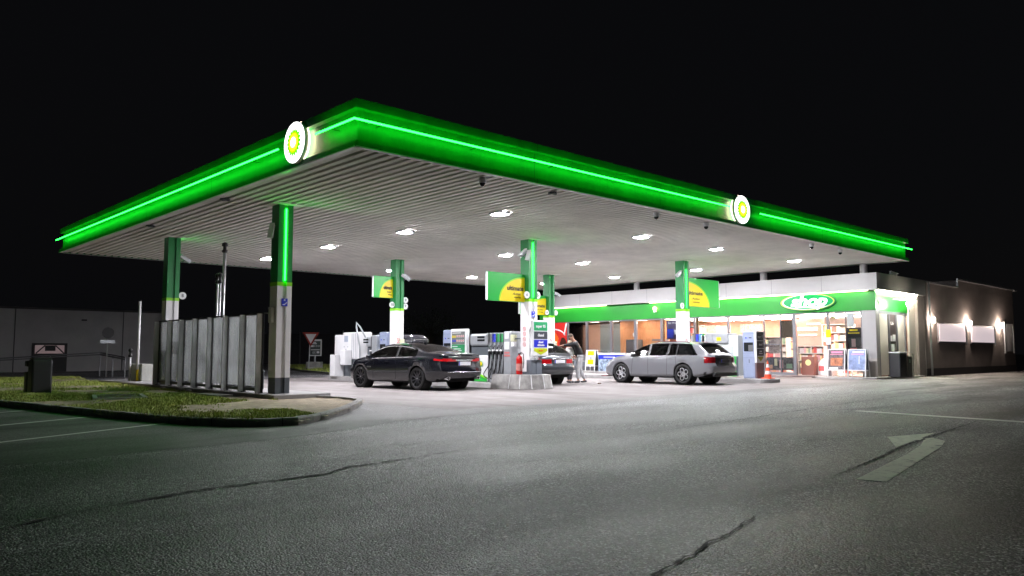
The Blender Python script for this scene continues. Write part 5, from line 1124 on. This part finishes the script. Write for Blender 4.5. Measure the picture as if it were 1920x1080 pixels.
# ------------------------------------------------------------------ distance: hall, rail, signs, mound
hl = thing('industrial_hall', 'long low dark grey industrial hall in the left background', 'hall', (-5,45,0))
MB().box(-60,12.6,45,75,-.1,4.02).build('wall', mat('hall_wall', (.40,.39,.40), .9, bump=.1, bscale=8, var=.12, vscale=.6), hl)
MB().box(-60,12.8,44.85,75,4.02,4.15).build('roof_edge', M_plinth, hl); MB().box(-30,-29,50,52,4.0,4.6).build('roof_vent', M_plinth, hl)
f = MB().box(4.0,6.0,44.9,45,.0,1.85).build('gate', M_plinth, hl); MB().box(4.14,5.82,44.86,44.9,1.18,1.72).build('gate_window', emit('gate_window_glow', (.50,.36,.37), .035), f)
cr = MB()
for a, b in ((4.2,4.7),(5.8,5.3)): cr.tube([(a,44.84,1.2),(b,44.84,1.7)], .04, 5)
cr.box(4.7,5.3,44.83,44.86,1.35,1.7); cr.build('window_bar', M_plinth, f)
MB().box(6.8,7.1,44.9,45,3.35,3.45).build('vent', M_plinth, hl); 
for x in (-2.5, 3.0, 9.4): MB().box(x-.02,x+.02,44.96,45,.0,4.02).build('wall_joint', M_plinth, hl)
gr = thing('guard_rail', 'dark steel ramp railing running along in front of the hall', 'railing', (0,34,0))
for dz in (0,-.10): MB().tube([(-6,36.5,.62+dz),(.47,34.53,.95+dz),(4.81,33.22,1.24+dz),(4.51,28.02,1.01+dz)], .035, 6).build('rail', mat('rail_steel', (.20,.20,.21), .5, metal=.5), gr)
for x, y, z in ((-3,35.6,.75),(.47,34.53,.95),(2.6,33.9,1.1),(4.81,33.22,1.24),(4.7,30.6,1.1),(4.51,28.02,1.01)): MB().tube([(x,y,0),(x,y,z)], .03, 5).build('rail_post', mat('rail_steel'), gr)
sg = thing('small_sign', 'tiny street name style sign on a thin post before the hall', 'sign', (4.45,30.8,0)); MB().tube([(4.45,30.8,0),(4.45,30.8,1.95)], .03, 6).build('post', M_steel, sg); MB().box(4.1,4.8,30.74,30.77,1.72,1.88).build('plate', M_lgrey, sg); MB().lathe([(.28,0),(.28,.02)], 16, cap=True, M=basis((4.45,30.72,2.25),(1,0,0),(0,0,1))).build('round_plate', M_dark, sg)
# mound island with signs
isl = [(24.2,49.5),(19.3,40.5),(16.2,32.5),(14.5,26),(15.6,23.6),(20,24.2),(26,27),(32,38),(30,48)]
def mz(x, y): 
    d = max(0, min(1, min(math.dist((x,y), q) for q in isl)/4)); return .1 + gz(x)*.0 + .95*max(0, 1-((x-21.5)**2/22+(y-29.5)**2/16))*1.0 + .10*d
ib = MB()
for i in range(44):
    for j in range(66):
        x0, y0 = 14+i*.4, 23.5+j*.4
        if pin(x0+.2, y0+.2, isl): ib.quad(*[(a, b, mz(a, b)) for a, b in ((x0,y0),(x0+.4,y0),(x0+.4,y0+.4),(x0,y0+.4))])
struct('grass_mound', ib, mat('mound_turf', (.09,.14,.035), .95, bump=.8, bscale=20, var=.35, vscale=3), smooth=True)
kb2 = MB(); kd = densify(isl+[isl[0]], .5, 0)
for a, b in zip(kd[:-1], kd[1:]):
    kb2.add([(a[0],a[1],0),(b[0],b[1],0),(b[0],b[1],.16),(a[0],a[1],.16)], [(0,1,2,3)])
    kb2.add([(a[0],a[1],.16),(b[0],b[1],.16),(b[0]+.12,b[1]+.1,.16),(a[0]+.12,a[1]+.1,.16)], [(0,1,2,3)])
struct('kerb', kb2, M_kerb)
grass(9000, isl, (14,31,23.5,49.5), mz, lambda x, y: .8, .06, .16, 'grass', 'green grass on the far mound behind the two road signs')
ys = thing('yield_sign', 'red edged triangular give way sign on a thin post behind the station', 'road sign', (17.95,34.6,.1))
MB().tube([(17.92,34.65,.1),(17.97,34.6,2.5)], .035, 8).build('post', M_lgrey, ys); By = basis((17.97,34.52,2.2),(.73,-.68,0),(0,0,1))
MB().prism([(-.56,.38),(0,-.56),(.56,.38)], -.02, 0, M=By).build('plate', mat('sign_red', (.30,.03,.02), .5), ys); MB().prism([(-.36,.27),(0,-.36),(.36,.27)], 0, .006, M=By).build('white_field', M_white, ys); MB().box(17.7,18.15,34.4,34.85,.05,.28).build('foot', M_kerb, ys, bevel=.03)
bs = thing('direction_board', 'white framed dark information board with arrows on a concrete block', 'sign board', (18.7,35.3,.1))
Bb = basis((18.72,35.25,1.57),(.73,-.68,0),(0,0,1)); MB().box(-.42,.42,-.56,.56,-.06,0, M=Bb).build('frame', M_white, bs, bevel=.02); MB().box(-.35,.35,-.49,.45,0,.01, M=Bb).build('panel', mat('board_slate', (.07,.09,.09), .5), bs)
for w_, h_, yy in ((.35,.06,.36),(.4,.06,.27),(.6,.05,-.14)): MB().box(-.3,-.3+w_,yy-h_/2,yy+h_/2,.01,.014, M=Bb).build('text_line', M_white, bs)
text('arrow_row', '>>>', Bb@Vector((.1,.1,.015)), (.73,-.68,0), (0,0,1), .26, M_white, bs); text('arrow_row', '(((', Bb@Vector((-.08,-.31,.015)), (.73,-.68,0), (0,0,1), .22, M_white, bs); MB().box(-.3,-.12,.05,.17,.01,.014, M=Bb).box(.1,.28,-.38,-.24,.01,.014, M=Bb).build('pictogram', M_white, bs)
MB().tube([(18.72,35.28,.3),(18.72,35.28,1.05)], .06, 8).build('post', M_lgrey, bs); MB().box(18.2,19.2,35.0,35.6,.08,.62, M=Matrix.Translation((18.7,35.3,0))@Matrix.Rotation(R(-43),4,'Z')@Matrix.Translation((-18.7,-35.3,0))).build('concrete_block', M_kerb, bs, bevel=.02)
df = thing('noise_fence', 'long dark fence along the far side of the site, barely lit', 'fence', (40,60,0))
q0, q1 = Vector((14,72,0)), Vector((78,14,0)); d_ = (q1-q0).normalized(); Ld = (q1-q0).length; Mf = basis(q0, d_, (0,0,1))
MB().box(0,Ld,0,3.1,-.04,.0, M=Mf).build('panel', mat('fence_dark', (.05,.05,.06), .8, var=.3, vscale=2), df)
k = 0
while k < Ld: MB().box(k-.06,k+.06,0,3.45,0,.1, M=Mf).build('post', mat('fence_post', (.12,.12,.13), .7), df); k += 4.2
# bare tree far behind, faint
random.seed(5)
tr = thing('bare_tree', 'faint leafy tree standing in the dark beyond the fence', 'tree', (38,48,0)); tb = MB(); tb.tube([(38,48,0),(38.05,48,1.8),(38.2,48.1,3.2)], .14, 8, r2=.07); lf = MB()
for k in range(26):
    a = random.uniform(0,6.28); z = random.uniform(1.6,3.2); r = random.uniform(.8,2.0); e = (38+r*math.cos(a), 48+r*math.sin(a), z+random.uniform(.6,2.0)); tb.tube([(38.05,48,z),((38.05+e[0])/2,(48+e[1])/2,(z+e[2])/2+.2),e], .04, 5, r2=.012)
    for q in range(70):
        c_ = Vector(e)+Vector([random.gauss(0,.42) for _ in range(3)]); u = Vector([random.gauss(0,1) for _ in range(3)]).normalized()*.07; v = Vector([random.gauss(0,1) for _ in range(3)]).normalized()*.05; lf.quad(c_-u, c_+v, c_+u, c_-v)
tb.build('trunk', mat('bark', (.08,.06,.05), .9), tr); lf.build('crown', mat('leaf_green', (.05,.08,.03), .7), tr)
# ------------------------------------------------------------------ things before the shop
def aframe(x, yc, wd, h, label, m1, parts, tilt=.12):
    t = thing('pavement_sign', label, 'a-frame sign', (x,yc,.2), 'a-frame signs on the shop pavement')
    Bq = basis((x,yc,.2), (0,-1,0), (tilt,0,1)); Bk = basis((x+.45,yc,.2), (0,-1,0), (-tilt,0,1))
    for Bx_ in (Bq, Bk):
        MB().box(-wd/2,-wd/2+.035,0,h,-.02,.015, M=Bx_).box(wd/2-.035,wd/2,0,h,-.02,.015, M=Bx_).box(-wd/2+.035,wd/2-.035,h-.035,h,-.02,.015, M=Bx_).box(-wd/2+.035,wd/2-.035,.26,.30,-.02,.015, M=Bx_).build('frame', M_white, t)
    MB().box(-wd/2+.035,wd/2-.035,.30,h-.035,-.01,.0, M=Bq).build('poster', m1, t); MB().box(-wd/2+.035,wd/2-.035,.30,h-.035,-.01,.0, M=Bk).build('back_poster', M_grey, t)
    for nm, a, b, c_, d, m in parts: MB().box(a*wd,b*wd,.30+c_*(h-.34),.30+d*(h-.34),.001,.005, M=Bq).build(nm, m, t)
    return t
aframe(26.15, 2.85, .78, 1.20, 'white framed pavement sign with a dark maroon food poster, left of the pair', M_pho[2], [('pink_heading',-.30,.34,.84,.94,mat('pink_print',(.75,.25,.40),.5)),('pink_line',-.36,.38,.76,.79,mat('pink_print')),('food_picture',-.33,.35,.2,.6,M_pho[0]),('white_corner',-.4,.1,.02,.12,M_white)])
aframe(26.15, 1.95, .78, 1.20, 'white framed pavement sign with a blue grey poster, right of the pair', M_pho[1], [('pink_heading',-.25,.38,.86,.95,M_white),('pink_line',-.33,.36,.75,.83,mat('lilac_print',(.55,.35,.60),.5)),('stroke',.1,.14,.3,.7,M_white)])
aframe(26.2, 17.2, .72, 1.2, 'narrow white framed pavement sign with a yellow poster near the freezer', M_white, [('yellow_field',-.33,.33,.68,.97,M_yel),('yellow_picture',-.3,.33,.08,.4,M_yel),('white_shape',-.1,.15,.4,.6,M_lgrey)])
fz = thing('promo_freezer', 'blue and white patterned chest freezer standing before the shop window', 'chest freezer', (26.35,15.5,.2))
MB().box(26.15,26.75,14.6,16.5,.2,1.12).build('body', mat('freezer_print', (.30,.38,.85), .35, var=1.0, vscale=6), fz, bevel=.01); MB().box(26.12,26.78,14.57,16.53,1.12,1.22).build('lid', M_white, fz, bevel=.01)
MB().box(26.14,26.148,14.62,16.48,.88,1.10).build('blue_band', M_blue, fz); MB().box(26.132,26.139,15.3,16.1,.97,1.01).build('white_line', M_white, fz)
nb = thing('refuse_bin', 'tall black ribbed refuse bin with a white lid beside the side entrance', 'refuse bin', (27.6,.75,.19))
MB().box(27.25,28.0,.55,1.0,.19,1.22).build('body', mat('bin_black', (.03,.032,.036), .4), nb, bevel=.03); MB().box(27.22,28.03,.52,1.03,1.22,1.28).build('lid', M_white, nb, bevel=.015)
for k in range(5): MB().box(27.3+k*.14,27.33+k*.14,.54,.55,.25,1.1).build('rib', M_blk, nb)
nb = thing('ash_bin', 'narrow grey ashtray bin right of the black refuse bin', 'ash bin', (28.5,.7,.19)); MB().box(28.25,28.75,.6,.95,.19,1.08).build('body', mat('bin_grey2', (.16,.14,.14), .4), nb, bevel=.02); MB().tube([(28.72,.55,.13),(28.72,.55,1.2)], .015, 6).build('rod', M_blk, nb); MB().box(28.42,28.5,.59,.60,.8,.95).build('label_plate', M_white, nb); MB().box(28.1,28.8,.58,.97,1.25,1.28).build('shelf_plate', M_white, nb)
wn = thing('window_notice', 'yellow and white notice on the mullion right of the entrance', 'notice', (26.88,3.45,1.95)); MB().box(26.87,26.89,3.36,3.58,1.92,2.28).build('yellow_part', M_yel, wn); MB().box(26.87,26.89,3.36,3.58,1.6,1.92).build('white_part', M_white, wn)
st2 = tag(MB().box(15.0,15.12,6.9,6.98,.06,.10).build('litter', mat('litter_brown', (.15,.08,.05), .8), loc=(15.0,6.9,.06)), 'tiny brown scrap of litter on the apron between the man and the light grey estate', 'litter')
# ------------------------------------------------------------------ people
def skin(name, nodes, edges, mtl, parent, levels=2, frame=None, root=0):
    me = bpy.data.meshes.new(name); names = list(nodes); me.from_pydata([frame(nodes[k][0]) for k in names], [(names.index(a), names.index(b)) for a, b in edges], [])
    o = bpy.data.objects.new(name, me); COL.objects.link(o)
    m = o.modifiers.new('s', 'SKIN'); m.use_smooth_shade = True; sub = o.modifiers.new('d', 'SUBSURF'); sub.levels = levels; sub.render_levels = levels
    for i, k in enumerate(names):
        r = nodes[k][1]; me.skin_vertices[0].data[i].radius = r if isinstance(r, tuple) else (r, r); me.skin_vertices[0].data[i].use_root = (i == root)
    dg = bpy.context.evaluated_depsgraph_get(); nm = bpy.data.meshes.new_from_object(o.evaluated_get(dg)); bpy.data.objects.remove(o)
    off = Vector(parent['_o']); 
    for v in nm.vertices: v.co = v.co-off
    nm.materials.clear(); nm.materials.append(mtl); nm.name = name; ob = bpy.data.objects.new(name, nm); COL.objects.link(ob); ob.parent = parent; ob['_o'] = tuple(off); return ob
M_skin = mat('skin', (.50,.27,.19), .5); M_jkt = mat('black_jacket', (.008,.008,.010), .6, bump=.3, bscale=30); M_trs = mat('grey_joggers', (.50,.51,.53), .8, var=.15, vscale=8); M_shoe = mat('dark_shoe', (.05,.05,.06), .5); M_hair = mat('short_hair', (.10,.07,.05), .8)
def person(label, loc, face, K, J, jacket, trousers, hairm, longhair=False, short_sleeve=False, shoe=None):
    t = thing('person', label, 'person', loc); F = Vector((*face,0)).normalized(); Lf = Vector((-F.y, F.x, 0)); o = Vector(loc)
    fr = lambda p: tuple(o+F*p[0]*K+Lf*p[1]*K+Vector((0,0,p[2]*K)))
    g = lambda k: J[k]
    mid = lambda a, b, u=.5: tuple(a[i]+(b[i]-a[i])*u for i in range(3))
    N = {'pel': (J['pel'],.125), 'wst': (J['wst'],.12), 'cst': (J['cst'],(.125,.16)), 'nkb': (J['nkb'],.075), 'nk': (mid(J['nkb'],J['hd'],.45),.052)}
    hd = J['hd']; hf = Vector(J['hdir']).normalized()
    N['hd'] = (hd,(.082,.092)); N['top'] = ((hd[0]-.01,hd[1],hd[2]+.085),(.066,.075))
    E = [('pel','wst'),('wst','cst'),('cst','nkb'),('nkb','nk'),('nk','hd'),('hd','top')]
    for s_ in 'lr':
        N['sh'+s_] = (J['sh'+s_],.062); N['el'+s_] = (J['el'+s_],.043); N['wr'+s_] = (J['wr'+s_],.028); d = Vector(J['wr'+s_])-Vector(J['el'+s_]); d.normalize(); w0 = Vector(J['wr'+s_]); pm = w0+d*.055
        N['pm'+s_] = (tuple(pm),(.038,.018)); E += [('cst','sh'+s_),('sh'+s_,'el'+s_),('el'+s_,'wr'+s_),('wr'+s_,'pm'+s_)]
        sd = d.cross(Vector((0,0,1))).normalized(); 
        for q, (off, ln) in enumerate(((-.028,.062),(-.010,.072),(.010,.068),(.027,.052))):
            b0 = pm+sd*off+d*.03; e1 = b0+d*ln*.5+Vector((0,0,-.006)); e2 = b0+d*ln*.85+Vector((0,0,-.026))
            for nm, p_, r in (('f%d'%q,b0,.010),('g%d'%q,e1,.009),('h%d'%q,e2,.0075)): N[nm+s_] = (tuple(p_),r)
            E += [('pm'+s_,'f%d'%q+s_),('f%d'%q+s_,'g%d'%q+s_),('g%d'%q+s_,'h%d'%q+s_)]
        tb_ = w0+d*.03+sd*(-.03 if s_ == 'l' else .03); N['t0'+s_] = (tuple(tb_),.011); N['t1'+s_] = (tuple(tb_+d*.045+sd*(-.022 if s_ == 'l' else .022)+Vector((0,0,-.015))),.009); E += [('wr'+s_,'t0'+s_),('t0'+s_,'t1'+s_)]
        N['hp'+s_] = (J['hp'+s_],.095); N['kn'+s_] = (J['kn'+s_],.058); N['an'+s_] = (J['an'+s_],.038); a = J['an'+s_]; N['ft'+s_] = ((a[0]+.13,a[1]+(.02 if s_ == 'l' else -.02),.03),.03)
        E += [('pel','hp'+s_),('hp'+s_,'kn'+s_),('kn'+s_,'an'+s_),('an'+s_,'ft'+s_)]
    sc = lambda nodes: {k: (v[0], tuple(c_*K for c_ in v[1]) if isinstance(v[1], tuple) else v[1]*K) for k, v in nodes.items()}
    skin('body', sc(N), E, M_skin, t, 2, fr)
    jk = {k: (N[k][0], tuple(c_+.05 for c_ in N[k][1]) if isinstance(N[k][1], tuple) else N[k][1]+.034) for k in ('wst','cst','shl','ell','shr','elr')}; jk['nkb'] = (N['nkb'][0],.078); jk['hem'] = (mid(J['wst'],J['pel'],.8),.148)
    JE = [('hem','wst'),('wst','cst'),('cst','nkb'),('cst','shl'),('shl','ell'),('cst','shr'),('shr','elr')]
    if not short_sleeve:
        for s_ in 'lr': jk['cf'+s_] = (mid(J['el'+s_],J['wr'+s_],.93),.038); JE.append(('el'+s_,'cf'+s_))
    skin('jacket' if not short_sleeve else 'shirt', sc(jk), JE, jacket, t, 2, fr)
    tr_ = {'pel': (J['pel'],.138)}; TE = []
    for s_ in 'lr':
        tr_['hp'+s_] = (J['hp'+s_],.112); tr_['kn'+s_] = (J['kn'+s_],.085); tr_['md'+s_] = (mid(J['hp'+s_],J['kn'+s_]),.102); tr_['an'+s_] = ((J['an'+s_][0],J['an'+s_][1],J['an'+s_][2]+.04),.062)
        TE += [('pel','hp'+s_),('hp'+s_,'md'+s_),('md'+s_,'kn'+s_),('kn'+s_,'an'+s_)]
        a = J['an'+s_]; sx_ = .02 if s_ == 'l' else -.02
        skin('shoe', sc({'a': ((a[0]-.06,a[1],.055),(.045,.05)), 'b': ((a[0]+.04,a[1]+sx_*.5,.05),(.045,.045)), 'c': ((a[0]+.15,a[1]+sx_,.04),(.042,.032)), 'u': ((a[0]-.01,a[1],.10),.048)}), [('u','a'),('a','b'),('b','c')], shoe or M_shoe, t, 2, fr, root=1)
    skin('trousers', sc(tr_), TE, trousers, t, 2, fr)
    H = Vector(hd); up = Vector((0,0,1)); side_ = up.cross(hf).normalized(); up2 = hf.cross(side_)
    def W_(f_, s_, u_): return fr(tuple(H+hf*f_+side_*s_+up2*u_))
    hb = MB()
    for i in range(9):
        for j in range(16):
            pass
    vs = []; 
    for i in range(10):
        th_ = math.pi*.56*i/9
        for j in range(20):
            a = 2*math.pi*j/20; cut = .72 if math.cos(a) > .45 else 1.0
            if longhair: cut = .72 if math.cos(a) > .45 else 1.45
            q = th_*cut; vs.append(W_(-.012+.100*math.sin(q)*math.cos(a), .083*math.sin(q)*math.sin(a), .055+.105*math.cos(q)))
    hb.add(vs, [(i*20+j, i*20+(j+1)%20, (i+1)*20+(j+1)%20, (i+1)*20+j) for i in range(9) for j in range(20)]); hb.build('hair', hairm, t, smooth=True)
    for sg_ in (-1,1):
        MB().lathe([(.001,-.012),(.010,-.008),(.012,0),(.008,.008)], 8, M=Matrix.Translation(W_(.082,.032*sg_,.035)), cap=False).build('eye', M_ink, t, smooth=True)
        MB().lathe([(.006,-.022),(.018,-.01),(.018,.012),(.008,.022)], 8, M=Matrix.Translation(W_(-.005,.088*sg_,.02))).build('ear', M_skin, t, smooth=True)
    MB().tube([W_(.080,0,.045), W_(.108,0,.008), W_(.085,0,.0)], .013*K, 6).build('nose', M_skin, t, smooth=True)
    MB().tube([W_(.084,-.024,-.032), W_(.090,0,-.034), W_(.084,.024,-.032)], .006*K, 5).build('mouth', mat('lips', (.42,.15,.13), .5), t)
    return t
Jm = dict(pel=(-.02,0,.93), wst=(.03,0,1.10), cst=(.12,0,1.32), nkb=(.20,0,1.50), hd=(.32,.0,1.63), hdir=(1,0,-.55), shl=(.17,.19,1.43), shr=(.15,-.19,1.42), ell=(.42,.22,1.38), wrl=(.66,.16,1.36), elr=(.30,-.25,1.16), wrr=(.48,-.14,1.02), hpl=(-.01,.10,.90), hpr=(-.02,-.10,.90), knl=(.12,.12,.49), anl=(.10,.13,.09), knr=(-.02,-.12,.48), anr=(-.20,-.14,.09))
person('man in a black jacket and light grey joggers leaning towards a parked car', (15.08,7.93,.066), (-.80,.60), 1.07, Jm, M_jkt, M_trs, M_hair)
Jw = dict(pel=(0,0,.86), wst=(0,0,1.02), cst=(0,0,1.22), nkb=(0,0,1.40), hd=(.03,0,1.54), hdir=(1,0,-.1), shl=(0,.17,1.34), shr=(0,-.17,1.34), ell=(.06,.22,1.10), wrl=(.24,.16,1.02), elr=(.06,-.22,1.10), wrr=(.24,-.14,1.0), hpl=(0,.09,.83), hpr=(0,-.09,.83), knl=(.03,.10,.46), anl=(0,.11,.08), knr=(.03,-.10,.46), anr=(0,-.11,.08))
person('woman in a white top facing the camera beside the leaning man', (14.78,8.22,.064), (.35,-.94), .98, Jw, mat('white_top', (.7,.7,.68), .8), mat('dark_trousers', (.05,.05,.06), .8), mat('blond_hair', (.55,.42,.30), .7), True, True)
